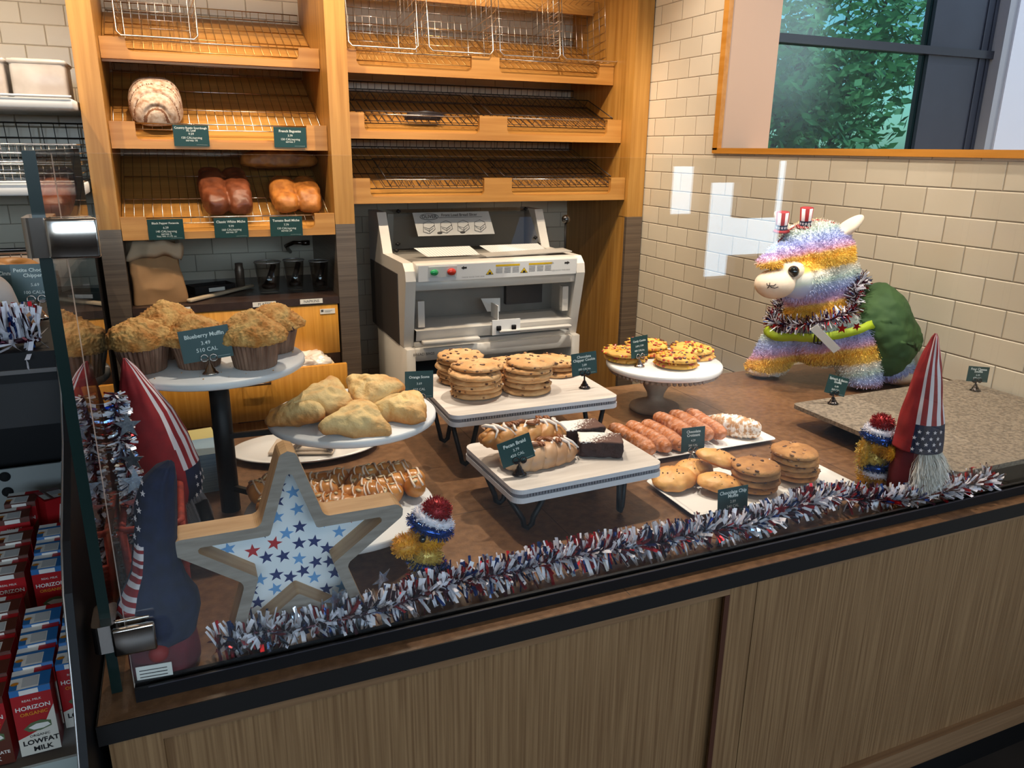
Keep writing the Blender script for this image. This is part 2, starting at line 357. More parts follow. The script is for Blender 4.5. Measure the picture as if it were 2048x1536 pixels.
g.box(-.15, 2.1, 1.32, 1.3212, .78, .7802); g.build('seam', mat('seam_dark', '3a2a20', .6), top)
# ================================================================ sneeze guard
GL = glass_mat('guard_glass', (.975, .985, .98))
GE = mat('glass_edge_green', '0b211e', .3, coat=.2, spec=.3); GEL = mat('glass_edge_pale', 'f4e6da', .25)
sg = thing('front_glass_guard', 'clear front glass panel of the sneeze guard along the counter', 'glass guard')
def pane(name, x0, x1, y0, y1, z0, z1, em, parent, axis, glm=GL):
    g = G(); g.box(x0, x1, y0, y1, z0, z1)
    # faces: bottom, top, front(-y), back(+y), left(-x), right(+x)
    big = (2, 3) if axis == 'y' else (4, 5); g.M = [0 if i in big else 1 for i in range(6)]
    return g.build(name, [glm, em], parent)
pane('glass_pane', -.117, XR - .004, .968, .978, .799, 1.47, GEL, sg, 'y')
g = G(); g.box(-.1165, XR - .004, .962, .984, .78, .799); g.build('base_channel', BLACKP, sg)
g = G(); g.box(-.1, XR - .004, .9622, .9636, .799, .8); g.build('highlight_strip', mat('channel_highlight', '3a3840', .3), sg)  # painted highlight: paler strip along the channel's front top edge
ss = thing('side_glass_guard', 'side glass panel with dark green edge at the left end of the counter', 'glass guard')
pane('glass_pane', -.147, -.134, .992, 1.44, .781, 1.472, GE, ss, 'x')
for z0, z1, lab in ((1.36, 1.403, 'polished chrome glass clamp, the upper one on the glass corner'), (.856, .895, 'polished chrome glass clamp, the lower one near the countertop')):
    t = thing('glass_clamp', lab, 'clamp', (0, 0, 0), 0, 'clamps joining the two glass panels')
    g = G(); g.prism(rrect(-.156, -.128, .972, 1.03, .008), z0, z1, 0, smooth=False); g.build('side_jaw', CHROME, t)
    g = G(); g.rbox(-.132, -.082, .957, .967, z0, z1, .003); g.build('front_jaw', CHROME, t)
    g = G(); g.rbox(-.132, -.088, .979, .986, z0, z1, .002); g.build('back_jaw', CHROME, t)
# ================================================================ bread shelving against the back wall
YF = 3.31
su = thing('bread_shelving', 'tall oak bread shelving unit with slanted shelves against the tiled back wall', 'shelving', (0, 0, 0))
for x0, x1 in ((-.284, -.206), (.604, .686), (2.02, 2.108)):
    g = G(); g.box(x0, x1, YF, YB, 1.168, 2.6); p = g.build('upright_panel', OAK, su)
    g = G(); g.box(x0, x1, YF - .001, YB, 0, 1.168) if x0 < 2 else g.box(x0, x1, YF - .001, YF + .02, 0, 1.168); g.build('steel_cladding', STEEL, su)
g = G(); g.box(2.022, 2.106, YF + .02, YB, 0, 1.168); g.build('lower_side_panel', OAK, su)
def notch_rail(x0, x1, y, z0, z1, notches, depth, r=.022):
    """front rail with rounded cut-outs in its top edge"""
    pts = [(x0, z0), (x1, z0), (x1, z1)]
    for a, b in sorted(notches, reverse=True):
        zb = z1 - depth; n = 6
        pts.append((b, z1)); pts += [(b - r + r * math.cos(-k * PI / 2 / n), zb + r + r * math.sin(-k * PI / 2 / n)) for k in range(n + 1)]
        pts += [(a + r - r * math.sin(k * PI / 2 / n), zb + r - r * math.cos(k * PI / 2 / n)) for k in range(n + 1)]; pts.append((a, z1))
    pts.append((x0, z1))
    g = G(); g.prism([(x, z) for x, z in pts], 0, .02, T=Matrix.Translation((0, y + .02, 0)) @ RX); return g
def shelf(x0, x1, y, zt, h, notches, depth, z0, slope, yb=3.93):
    rail = notch_rail(x0, x1, y, zt - h, zt, notches, depth).build('shelf_rail', OAKH, su)
    g = G(); a = z0 - .018; b = a + slope * (yb - y)
    g.add([(x0, y + .02, a), (x1, y + .02, a), (x1, yb, b), (x0, yb, b), (x0, y + .02, a - .015), (x1, y + .02, a - .015), (x1, yb, b - .015), (x0, yb, b - .015)],
          [(0, 1, 2, 3), (7, 6, 5, 4), (0, 4, 5, 1), (3, 2, 6, 7), (0, 3, 7, 4), (1, 5, 6, 2)])
    g.build('shelf_board', OAKH, su)
    g = G()
    for p, q in notches: g.rod((p, y + .003, zt - .006), (q, y + .003, zt - .006), .0028, 8)
    g.build('sign_rod', CHROME, rail)
def wire_shelf(x0, x1, y, z0, slope, label, yb=3.9, dx=.033, m=WIRE, cross=(0, .33, .66, 1), group='wire grids on the slanted shelves'):
    g = G(); f = lambda t: z0 + slope * t * (yb - y)
    nx = int((x1 - x0) / dx)
    for i in range(nx + 1):
        x = x0 + (x1 - x0) * i / nx; g.rod((x, y, f(0)), (x, yb, f(1)), .0014, 4)
    for t in cross: g.rod((x0, y + t * (yb - y), f(t) - .003), (x1, y + t * (yb - y), f(t) - .003), .0023, 5)
    # turned-up back edge
    for i in range(0, nx + 1, 1):
        x = x0 + (x1 - x0) * i / nx; g.rod((x, yb, f(1)), (x, yb - .004, f(1) + .03), .0014, 4)
    g.rod((x0, yb - .004, f(1) + .03), (x1, yb - .004, f(1) + .03), .0023, 5)
    return tag(g.build('wire_shelf_grid', m), label, 'wire rack', group)
LX0, LX1, RX0, RX1 = -.204, .602, .688, 2.018
SH = dict(L1=(3.46, 1.863, .076, 1.81, .46), L2=(3.38, 1.562, .099, 1.517, .50), L3=(3.31, 1.214, .088, 1.168, .45),
          R1=(3.50, 1.876, .094, 1.82, .45), R2=(3.40, 1.619, .105, 1.565, .36), R3=(3.34, 1.353, .105, 1.297, .33))
for k, (y, zt, h, z0, s) in SH.items():
    if k[0] == 'L': nn = [(-.115, .52)]; x0, x1 = LX0, LX1
    else: nn = [(.765, 1.285), (1.42, 1.94)]; x0, x1 = RX0, RX1
    shelf(x0, x1, y, zt, h, nn, h - .028, z0, s)
# top shelf higher up, only its back board shows
g = G(); g.box(RX0, RX1, 3.72, 3.74, 2.12, 2.3); g.build('upper_board', OAKH, su)
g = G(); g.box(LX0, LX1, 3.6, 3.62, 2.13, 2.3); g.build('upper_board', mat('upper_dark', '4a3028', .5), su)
for k, lab, m in (('L1', 'wire grid on the upper shelf of the left bread bay', WIREB), ('L2', 'wire grid on the middle shelf of the left bay, under the floured loaf', WIRE), ('L3', 'wire grid on the lowest shelf of the left bay, under the brown loaves', WIRE),
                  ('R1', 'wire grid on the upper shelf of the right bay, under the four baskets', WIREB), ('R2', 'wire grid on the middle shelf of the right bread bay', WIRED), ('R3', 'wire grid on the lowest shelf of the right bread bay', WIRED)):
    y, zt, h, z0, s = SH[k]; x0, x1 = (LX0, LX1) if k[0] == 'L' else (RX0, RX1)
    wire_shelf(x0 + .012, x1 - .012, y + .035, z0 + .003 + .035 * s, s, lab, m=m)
# dark zig-zag trays lying on the right shelves
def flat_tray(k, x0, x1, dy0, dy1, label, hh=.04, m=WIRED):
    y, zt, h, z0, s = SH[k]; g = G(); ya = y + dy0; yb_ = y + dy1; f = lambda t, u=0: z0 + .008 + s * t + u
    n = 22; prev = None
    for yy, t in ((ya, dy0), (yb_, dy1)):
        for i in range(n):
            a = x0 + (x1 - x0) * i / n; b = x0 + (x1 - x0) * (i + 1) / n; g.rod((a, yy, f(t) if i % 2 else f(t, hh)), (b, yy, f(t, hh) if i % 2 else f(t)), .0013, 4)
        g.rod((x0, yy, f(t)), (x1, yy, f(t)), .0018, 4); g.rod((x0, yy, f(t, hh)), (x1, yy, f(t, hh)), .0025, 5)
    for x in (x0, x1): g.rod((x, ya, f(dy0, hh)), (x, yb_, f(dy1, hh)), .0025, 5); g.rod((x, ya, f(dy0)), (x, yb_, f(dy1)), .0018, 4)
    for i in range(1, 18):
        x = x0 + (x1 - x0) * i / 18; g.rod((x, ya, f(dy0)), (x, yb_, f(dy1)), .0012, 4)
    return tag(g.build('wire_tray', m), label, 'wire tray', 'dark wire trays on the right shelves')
flat_tray('R2', .70, 1.30, .04, .3, 'dark wire tray on the left half of the middle right shelf, holding the black tongs')
flat_tray('R2', 1.36, 1.99, .04, .3, 'dark wire tray on the right half of the middle right shelf')
flat_tray('R3', .84, 1.32, .04, .26, 'dark wire tray on the left half of the lowest right shelf')
flat_tray('R3', 1.40, 1.96, .04, .26, 'dark wire tray on the right half of the lowest right shelf')
g = G(); g.tube([(.96, 3.47, 1.606), (1.04, 3.465, 1.612), (1.12, 3.47, 1.608)], [.012, .017, .014], 8).tube([(.98, 3.50, 1.618), (1.06, 3.49, 1.628), (1.14, 3.49, 1.62)], [.008, .012, .011], 8)
tag(g.build('tong_handles', mat('black_rubber', '24222a', .5)), 'black rubber tong handles lying in the wire tray of the middle right shelf', 'tongs')
# deep bread baskets of bright wire
def wire_basket(label, loc, rot, w_=.29, d=.22, h=.3, group='bright wire bread baskets'):
    g = G(); T = Matrix()
    def loop(z, gx, r): g.tube([(-gx[0] / 2, 0, z), (gx[0] / 2, 0, z), (gx[0] / 2, gx[1], z), (-gx[0] / 2, gx[1], z)], r, 5, closed=True)
    # open front hoop (standing), box behind it
    hoop = [(-w_ / 2, 0, .015), (-w_ / 2 + .015, 0, 0), (w_ / 2 - .015, 0, 0), (w_ / 2, 0, .015), (w_ / 2, 0, h), (-w_ / 2, 0, h)]
    g.tube(hoop, .0035, 6, closed=True)
    back = [(x * .86, d, .02 + z * .86) for x, _, z in hoop]; g.tube(back, .003, 6, closed=True)
    n = 8
    for i in range(1, n):
        t = i / n; x = -w_ / 2 + w_ * t; z = h * t
        g.rod((x, 0, 0), (x * .86, d, .02), .0013, 4); g.rod((x * .86, d, .02), (x * .86, d, .02 + h * .86), .0013, 4); g.rod((x, 0, h), (x * .86, d, .02 + h * .86), .0013, 4)
        for s in (-1, 1): g.rod((s * w_ / 2, 0, z), (s * w_ * .43, d, .02 + z * .86), .0013, 4)
        g.rod((-w_ * .43, d, .02 + z * .86), (w_ * .43, d, .02 + z * .86), .0013, 4)
    for t in (.2, .4, .6, .8):
        k = 1 - .14 * t; yy = d * t; z0 = .02 * t
        g.tube([(-w_ / 2 * k, yy, z0), (w_ / 2 * k, yy, z0), (w_ / 2 * k, yy, z0 + h * k), (-w_ / 2 * k, yy, z0 + h * k)], .0013, 4, closed=True)
    return tag(g.build('wire_basket', WIRE, loc=loc, rot=rot), label, 'basket', group)
wire_basket('bright wire basket standing on the upper shelf of the left bay', (.0, 3.45, 1.868), (-.12, 0, 0), .285, .22, .3)
for x, lab in ((.88, 'leftmost wire basket above the right bay, next to the middle post'), (1.23, 'wire basket above the right bay, second from the middle post'), (1.565, 'wire basket above the right bay, third from the middle post'), (1.88, 'rightmost wire basket above the right bay, by the tiled side wall')):
    wire_basket(lab, (x, 3.475, 1.885), (-.14, 0, U(-.05, .05)), .30, .26, .33)

# ---------------------------------------------------------------- signs
def card(name, label, lines, w_, h_, loc, rot=(0, 0, 0), cat='price sign', holder=None, group=None, tilt=0, hz=.0, rule=False):
    """dark green price card with pale lettering; holder: None, 'chrome' or 'black' clip stand. loc = base of the holder"""
    t = thing(name, label, cat, loc, rot, group)
    z0 = hz if holder else 0
    T = TR(0, 0, z0) @ Matrix.Rotation(tilt, 4, 'Y') @ TR(0, 0, h_ / 2)
    g = G(); g.box(-w_ / 2, w_ / 2, -.0005, .0006, -h_ / 2, h_ / 2, T=T); g.build('card', SIGN, t)
    g = G()
    for s, size, zz, b in lines: text_geo(g, s, size * w_ * 1.12, 0, zz * h_, -.0007, bold=b * 1.5, T=T)
    if rule: g.box(-.0003, .0003, -.001, -.0008, -.02 * h_, .16 * h_, T=T)
    g.box(.12 * w_, .44 * w_, -.001, -.0008, -.43 * h_, -.425 * h_, T=T)
    g.build('lettering', SIGNW, t)
    if holder:
        m = CHROME if holder == 'chrome' else mat('gunmetal', '4c4644', .2, 1)
        g = G(); s = w_ / .08
        g.lathe([(.0005, 0), (.014, 0), (.0145, .002), (.011, .005), (.0095, .006), (.0085, .010), (.006, .012), (.0045, .017), (.002, .020), (.002, z0 + .002), (.0005, z0 + .003)], 20, c=(0, .002, 0)); g.build('holder_base', m, t)
        g = G()
        for sx in (-1, 1):
            g.tube([(sx * .0075 + .006 * math.cos(a), -.0025, z0 + .004 + .006 * math.sin(a)) for a in [k * PI / 6 for k in range(12)]], .0012, 5, closed=True)
            g.box(sx * .0075 - .004, sx * .0075 + .004, -.004, .003, z0 - .001, z0 + .003)
        g.build('holder_clip', m, t)
    return t
def L2(*a): return [(a[0], .105, .30, .006)] + [(a[1], .085, .02, 0), (a[2], .085, -.24, 0)]
shelf_cards = [('country rustic sourdough card hanging below the floured loaf', 'L2', .079, ['Country Rustic Sourdough', 'XL Loaf', '9.59', '120 CAL/serving', 'serves 16']),
               ('french baguette card hanging at the right end of the middle shelf', 'L2', .452, ['French Baguette', '', '3.79', '150 CAL/serving', 'serves 7']),
               ('black pepper focaccia card hanging at the left end of the lowest shelf', 'L3', -.049, ['Black Pepper Focaccia', '', '6.29', '140 CAL/serving', 'serves 5', 'Net Wt 11.75 oz']),
               ('classic white miche card hanging below the two-lobed brown loaf', 'L3', .190, ['Classic White Miche', '', '9.99', '160 CAL/serving', 'serves 17']),
               ('tomato basil miche card hanging below the speckled golden loaf', 'L3', .403, ['Tomato Basil Miche', '', '7.79', '130 CAL/serving', 'serves 24'])]
for lab, k, x, tx in shelf_cards:
    y, zt, h, z0, s = SH[k]; ls = [(tx[0], .092 if len(tx[0]) < 20 else .075, .36 if tx[1] else .3, .012), (tx[2], .08, .08, .004), (tx[3], .078, -.10, .004), (tx[4], .078, -.22, .004)]
    if tx[1]: ls.append((tx[1], .075, .24, .012))
    if len(tx) > 5: ls.append((tx[5], .07, -.34, .003))
    card('shelf_sign', 'green ' + lab, ls, .128, .079, (x, y - .006, zt - .088), (math.radians(4), 0, U(-.03, .03)), group=None)

# ---------------------------------------------------------------- loaves
CRUSTD = mat('crust_brown', '5c2c16', .42, c2='7c4226', scale=22, bump=.35, bscale=50)
CRUSTG = mat('crust_golden', 'b4702e', .5, c2='7c4214', scale=28, bump=.4, bscale=60, lo=.4, hi=.75)
FLOUR = mat('crust_floured', '9a765a', .8, c2='cbb8a6', scale=60, bump=.5, bscale=90, lo=.32, hi=.62, detail=8)
def on(k, x, y, up=0): yy, zt, h, z0, s = SH[k]; return Vector((x, y, z0 + .006 + s * (y - yy) + up))
def boxy(n, e=.62):
    v = Vector([math.copysign(abs(k) ** e, k) for k in n]); return v
def rloaf():
    """round-topped floured loaf with curved scores one above the other"""
    t = thing('sourdough_loaf', 'large floured country sourdough loaf with curved scores on the middle shelf', 'bread', on('L2', -.035, 3.545, .0), (math.atan(.50), 0, 0))
    g = G(); R = Vector((.098, .155, .105))
    def f(p, n):
        v = boxy(n, .72); p = Vector((v.x * R.x, v.y * R.y, v.z * R.z)); 
        if p.z < 0: p.z *= .25
        p.x *= 1 - .25 * max(0, p.y / R.y) ** 2; p.z *= 1 - .25 * max(0, p.y / R.y)
        k = ((p.y + p.x * p.x * 5.5) / .056) % 1.0
        if n.z > .0: p -= n * .012 * math.exp(-((k - .5) / .09) ** 2) * min(1, n.z * 3)
        return p
    g.ell((0, 0, .02), (1, 1, 1), sub=6, disp=.003, ds=14, fn=f)
    for q, fc in enumerate(g.F):
        p = sum((g.V[v] for v in fc), Vector()) / 3; k = ((p.y + p.x * p.x * 5.5) / .056) % 1.0
        if abs(k - .5) < .085 and p.z > .02: g.M[q] = 1
    g.build('crust', [FLOUR, mat('score_brown', '5a3420', .8, c2='7c5438', scale=30)], t)
rloaf()
def lobed(name, label, loc, rot, lobes, L, R, m, H=.05, cat='bread', bump=.004):
    g = G()
    for cx in lobes:
        def f(p, n):
            v = boxy(n, .62); p = Vector((v.x * R, v.y * L, v.z * H))
            if p.z < 0: p.z *= .45
            p.z *= 1 + .10 * math.cos(p.y / L * 4 + cx * 30)
            return p
        g.ell((cx, 0, H * .5), (1, 1, 1), sub=5, disp=bump * 1.6, ds=18, fn=f, seed=cx * 9)
    me = remeshed(g.mesh('t', m), .004, 3); me.materials.clear(); me.materials.append(m)
    return tag(mk(name, me, None, loc, rot), label, cat)
a45 = math.atan(.45)
lobed('white_miche', 'dark brown two-lobed miche loaf on the lowest shelf', on('L3', .190, 3.50), (a45, 0, .02), (-.046, .046), .165, .054, CRUSTD, .066)
lobed('tomato_basil_loaf', 'golden speckled two-lobed loaf lying flat at the right of the lowest shelf', on('L3', .470, 3.475), (a45, 0, -.02), (-.048, .048), .12, .056, CRUSTG, .056)
lobed('long_loaf', 'long golden loaf resting across the top of the speckled loaf', on('L3', .435, 3.655, .055), (0, 0, PI / 2 + .06), (0,), .165, .055, CRUSTG, .055)

# ---------------------------------------------------------------- lower drawer cabinet
dc = thing('drawer_cabinet', 'honey-coloured drawer cabinet under the left bread bay', 'cabinet', (0, 0, 0))
g = G(); g.box(-.2, .6, 3.34, YB - .004, .1, .83); g.build('cabinet_body', mat('cabinet_dark', '5a3a22', .6), dc)
def drawer(x0, x1, yf, z0, z1, hx, hz, lab=None):
    g = G(); g.rbox(x0, x1, yf, yf + .02, z0, z1, .0015, 1); d = g.build('drawer', DRAWER, dc)
    if lab: tag(d, lab)
    g = G(); g.box(x0 + .03, x0 + .045, yf + .02, 3.5, z0 + .02, z1 - .03).box(x1 - .045, x1 - .03, yf + .02, 3.5, z0 + .02, z1 - .03).box(x0 + .03, x1 - .03, yf + .02, 3.5, z0 + .015, z0 + .03); g.build('drawer_box', mat('drawer_side', 'd8c4a4', .6), d)
    g = G(); g.tube([(hx - .055, yf, hz), (hx - .055, yf - .024, hz), (hx + .055, yf - .024, hz), (hx + .055, yf, hz)], .005, 8); g.build('drawer_handle', mat('handle_bronze', '6a5546', .25, 1), d)
drawer(-.196, .596, 3.315, .613, .829, .20, .785)
drawer(-.19, .59, 3.14, .40, .608, .22, .56, 'open drawer pulled forward')
drawer(-.196, .596, 3.315, .18, .395, .20, .35)
ct = thing('back_worktop', 'dark brown back worktop above the honey-coloured drawers', 'worktop', (0, 0, 0))
g = G(); g.box(-.204, .602, 3.312, YB, .831, .862); g.build('worktop_slab', mat('worktop_dark', '3c2c26', .35, c2='33241f', scale=50), ct)
def strip(label, txt, x0, x1, z0, z1, y=3.3105, n=None):
    t = thing('label_strip', label, 'label', ((x0 + x1) / 2, y, (z0 + z1) / 2)); w_ = x1 - x0
    g = G(); g.box(-w_ / 2, w_ / 2, -.0006, .0008, -(z1 - z0) / 2, (z1 - z0) / 2); g.build('strip', PAPER, t)
    g = G(); text_geo(g, txt, (z1 - z0) * .8, 0, 0, -.0008, bold=.004); g.build('lettering', mat('ink', '4a4644', .7), t)
strip('white UTENSILS label on the worktop edge below the paper bag', 'UTENSILS', -.092, .007, .836, .856)
strip('white PLATES label on the worktop edge', 'PLATES', .246, .339, .838, .858)
strip('white NAPKINS label on the worktop edge below the glass jars', 'NAPKINS', .438, .532, .838, .858)
strip('white MARKERS label on the top drawer, half hidden by a muffin', 'MARKERS', -.085, -.01, .797, .815, 3.313)
t = thing('inventory_sticker', 'small white sticker at the top right of the upper drawer', 'sticker', (.551, 3.313, .80))
g = G(); g.box(-.032, .032, -.0006, .0008, -.011, .011); g.build('paper', PAPER, t)
g = G(); g.box(-.028, -.018, -.0012, -.0007, -.002, .008).box(-.012, .02, -.0012, -.0007, .002, .003).box(-.012, .012, -.0012, -.0007, -.003, -.002); g.build('print', mat('ink', '4a4644', .7), t)
# plastic wrap in the open drawer
g = G(); g.ell((.40, 3.27, .60), (.14, .09, .035), sub=5, disp=.02, ds=22); tag(g.build('plastic_bags', mat('clear_plastic', 'e9e2dc', .15, coat=1, spec=1)), 'crumpled clear plastic bags heaped in the open drawer', 'plastic bags', kind='stuff')

# ---------------------------------------------------------------- things on the back worktop
def paper_bag(name, label, loc, w_, d, h, rz, m, seed=0, cuff=.05):
    t = thing(name, label, 'paper bag', loc, rz); rr = random.Random(seed); off = Vector((seed * 3.1, 0, 0))
    k = 46; vs = []; fs = []; base0 = rrect(-w_ / 2, w_ / 2, -d / 2, d / 2, .012, 3); base = []
    for i in range(len(base0)):
        p0 = Vector(base0[i]); p1 = Vector(base0[(i + 1) % len(base0)]); m_ = max(1, int((p1 - p0).length / .006)); base += [tuple(p0.lerp(p1, j / m_)) for j in range(m_)]
    n = len(base)
    def P(i, z, grow=0):
        x, y = base[i]; s = 1 + grow; tt = z / h
        q = Vector((x * s, y * s, z)); dr = Vector((x / w_, y / d, 0)).normalized()
        fold = abs(noise.noise(q * 10 + off * 2)); big = noise.noise(q * 6 + off)
        return q + dr * ((big * .034 - fold * .030) * min(1, .15 + tt * 1.6) + .006) + Vector((.008 * math.sin(z * 22 + seed) * tt, 0, 0))
    rings = [[P(i, h * j / (k - 1)) for i in range(n)] for j in range(k)]
    for r_ in rings: vs += r_
    for j in range(k - 1):
        for i in range(n): fs.append((j * n + i, j * n + (i + 1) % n, (j + 1) * n + (i + 1) % n, (j + 1) * n + i))
    fs.append(list(range(n))[::-1])
    g = G(); g.add(vs, fs, 0, True); g.build('bag_body', m, t)
    vs = []; fs = []; c = []
    for j, (zz, gr) in enumerate([(h - .006, -.08), (h + .012, .0), (h + .014, .05), (h - .01, .12), (h - cuff * .6, .15), (h - cuff, .13), (h - cuff * .9, .08)]):
        for i in range(n):
            p = P(i, min(zz, h), gr) + Vector((0, 0, max(0, zz - h))); p.z += noise.noise(Vector((p.x * 16, p.y * 16, 3)) + off) * .034
            vs.append(p)
    for j in range(6):
        for i in range(n): fs.append((j * n + i, j * n + (i + 1) % n, (j + 1) * n + (i + 1) % n, (j + 1) * n + i))
    g = G(); g.add(vs, fs, 0, True); g.build('rolled_cuff', mat('kraft_light', 'cbb294', .75, c2='bfa486', scale=8), t); return t
KRAFT = mat('kraft_paper', 'ab8258', .75, c2='9c744c', scale=8, bump=.1)
paper_bag('paper_bag', 'crumpled brown paper bag with a rolled cuff on the back worktop', (-.105, 3.43, .862), .19, .12, .235, .12, KRAFT, 1)
JG = glass_mat('jar_glass', (.86, .84, .82)); 
def jar(label, x, y, r, h, fill=True):
    t = thing('glass_jar', label, 'jar', (x, y, .862), 0, 'glass jars on the back worktop')
    g = G(); g.lathe([(.001, .002), (r * .72, .002), (r * .78, .01), (r, h), (r - .003, h), (r * .75, .014), (.001, .012)], 28); g.build('jar_wall', JG, t)
    g = G(); g.tube([(r * math.cos(a), r * math.sin(a), h) for a in [2 * PI * i / 28 for i in range(28)]], .003, 6, closed=True); g.build('jar_rim', mat('rim_bright', 'c8c4c0', .2, .6), t)
    if fill: g = G(); g.tube([(-r * .3, 0, .02), (r * .2, 0, h * .6), (r * .5, .01, h * .9)], .012, 8).ell((0, 0, .03), (r * .6, r * .5, .016), sub=2); g.build('black_scoop', BLACKP, t)
jar('tall glass jar holding a black scoop, left of the three jars', .335, 3.50, .055, .135)
jar('glass jar with a metal rim, middle of the three jars', .45, 3.53, .045, .135)
jar('glass jar with dark contents, right of the three jars', .555, 3.50, .042, .13)
t = thing('steel_shaker', 'small steel shaker against the dark tiles behind the wooden tray', 'shaker', (.225, 3.62, .862))
g = G(); g.lathe([(.001, 0), (.019, 0), (.020, .09), (.017, .10), (.017, .118), (.001, .12)], 20); g.build('can', STEEL, t)
t = thing('wall_tap', 'curved chrome tap in front of the dark tiles above the jars', 'tap', (.48, YB, .862))
g = G(); g.tube([(0, 0, .13), (0, -.10, .13), (-.03, -.2, .17), (.0, -.25, .19), (.05, -.27, .19)], .009, 8).lathe([(.001, 0), (.02, 0), (.02, .02), (.001, .02)], 12, T=TR(.05, -.27, .18)); g.build('spout', mat('dark_chrome', '57504c', .2, 1), t)
t = thing('wooden_paddle', 'pale paddle board edge leaning diagonally on the back worktop', 'board', (.14, 3.50, .866), math.atan2(.31, .29))
g = G(); g.rbox(-.2, .2, -.012, .012, 0, .014, .004); g.build('paddle', mat('paddle_wood', 'c9b498', .5), t)
t = thing('black_tray', 'black utensil tray with a small white label on the back worktop', 'tray', (.10, 3.60, .862), .35)
g = G(); g.box(-.09, .09, -.05, .05, 0, .004).box(-.09, .09, -.05, -.046, 0, .035).box(-.09, .09, .046, .05, 0, .035).box(-.09, -.086, -.05, .05, 0, .035).box(.086, .09, -.05, .05, 0, .035); g.build('tray', BLACKP, t)
g = G(); g.box(-.03, .04, -.0515, -.0502, .010, .026); g.build('label', PAPER, t)
# recess behind the worktop is darker tiled wall; wall outlet plates
# ================================================================ bread slicer
SL = mat('slicer_enamel', 'd6d0c8', .35, c2='cdc6bd', scale=3)
SLG = mat('slicer_grey', '8b867f', .4); LBL = mat('slicer_label', 'e6e4e2', .35); BL = mat('slicer_dark', '3f3a38', .5)
st = thing('slicer_stand', 'white metal stand with an open front carrying the bread slicer', 'stand', (1.215, 3.0, 0))
g = G(); W2 = .405
g.rbox(-W2, -W2 + .04, 0, .5, 0, .68, .004, 1).rbox(W2 - .04, W2, 0, .5, 0, .68, .004, 1).rbox(-W2 + .04, W2 - .04, 0, .5, .625, .68, .004, 1).box(-W2 + .04, W2 - .04, .48, .5, 0, .625).box(-W2 + .04, W2 - .04, 0, .5, .05, .07); g.build('stand_frame', SL, st)
g = G(); text_geo(g, 'BREAD BAGS', .016, -.33, .655, -.0012, bold=.004); g.build('lettering', mat('ink', '4a4644', .7), st)
t = thing('plastic_crate', 'blue-grey plastic crate inside the slicer stand', 'crate', (1.0, 3.1, .07)); g = G(); g.rbox(-.14, .14, 0, .3, 0, .46, .01, 2); g.build('crate', mat('crate_blue', '2c4454', .5, c2='385264', scale=8), t)
sl = thing('bread_slicer', 'white front-loading bread slicer with a clear sloped cover and green and red buttons', 'bread slicer', (1.215, 3.0, .68))
g = G()
side = [(.04, 0), (.015, .12), (-.022, .285), (-.014, .325), (.02, .354), (.34, .354), (.43, .524), (.60, .524), (.60, 0)]
for s in (-1, 1):
    x = s * W2; g = G(); g.prism([(a, b) for a, b in side], 0, .042, T=Matrix.Translation((x if s < 0 else x - .042, 0, 0)) @ Matrix(((0, 0, 1, 0), (1, 0, 0, 0), (0, 1, 0, 0), (0, 0, 0, 1)))); g.build('side_housing', SL, sl)
g = G(); g.box(-W2 - .004, -W2 + .001, .10, .58, .0, .30); g.build('dark_side_plate', BL, sl)
g = G(); T = TR(0, -.012, .30, 0, .10) @ Matrix.Diagonal((1.04, 1, .80, 1)); g.rbox(-W2 + .042, W2 - .042, -.012, .05, -.02, .068, .004, 1, T=T @ Matrix.Diagonal((1 / 1.04, 1, 1, 1))); g.build('control_beam', SL, sl)
g = G(); g.rbox(-W2 + .042, W2 - .042, -.012, .05, .243, .286, .004, 1); g.build('cross_beam', SL, sl)
g = G(); g.box(-.34, .345, -.0145, -.0125, -.02, .062, T=T); lb = g.build('control_label', LBL, sl)
g = G(); g.box(-.30, -.185, -.0175, -.0145, .0, .055, T=T); g.build('button_plate', mat('plate_grey', 'c8c8c6', .3), lb)
g = G(); g.lathe([(.001, 0), (.016, 0), (.016, .006), (.013, .011), (.001, .012)], 20, T=T @ TR(-.278, -.017, .027, 0, PI / 2)); g.build('green_button', mat('button_green', '1f9a5a', .25, coat=.5), lb)
g = G(); g.lathe([(.001, 0), (.018, 0), (.018, .008), (.015, .014), (.001, .015)], 20, T=T @ TR(-.208, -.017, .027, 0, PI / 2)); g.build('red_button', mat('button_red', 'c93324', .25, coat=.5), lb)
g = G(); K = mat('ink_black', '2a2626', .6); Yl = mat('warning_yellow', 'e2b818', .45); R_ = mat('guide_print', '8a8684', .6)
def tri(cx, cz, r, m, dy): g.add([T @ Vector((cx - r, dy, cz - r * .75)), T @ Vector((cx + r, dy, cz - r * .75)), T @ Vector((cx, dy, cz + r))], [(0, 1, 2)], m)
for cx in (-.045, .105): tri(cx, .012, .017, 0, -.0149); tri(cx, .0125, .0145, 1, -.0152); g.box(cx - .005, cx + .006, -.0155, -.0153, .002, .012, 0, T=T)
for x0 in (-.02, .125):
    g.box(x0, x0 + .105, -.0152, -.0147, .04, .05, 1, T=T)
    for r_ in range(5): 
        for c_ in range(3): g.box(x0 + .002 + c_ * .036, x0 + .03 + c_ * .036, -.0152, -.0147, .006 + r_ * .0065, .008 + r_ * .0065, 2, T=T)
for cx, s in ((-.155, -1), (.30, 1)):
    g.add([T @ Vector(v) for v in ((cx + s * .012, -.015, .042), (cx, -.015, .032), (cx, -.015, .052))], [(0, 1, 2) if s < 0 else (0, 2, 1)], 0); g.box(cx - s * 0 - (.012 if s > 0 else 0), cx + (0 if s > 0 else .012), -.015, -.0148, .037, .047, 0, T=T)
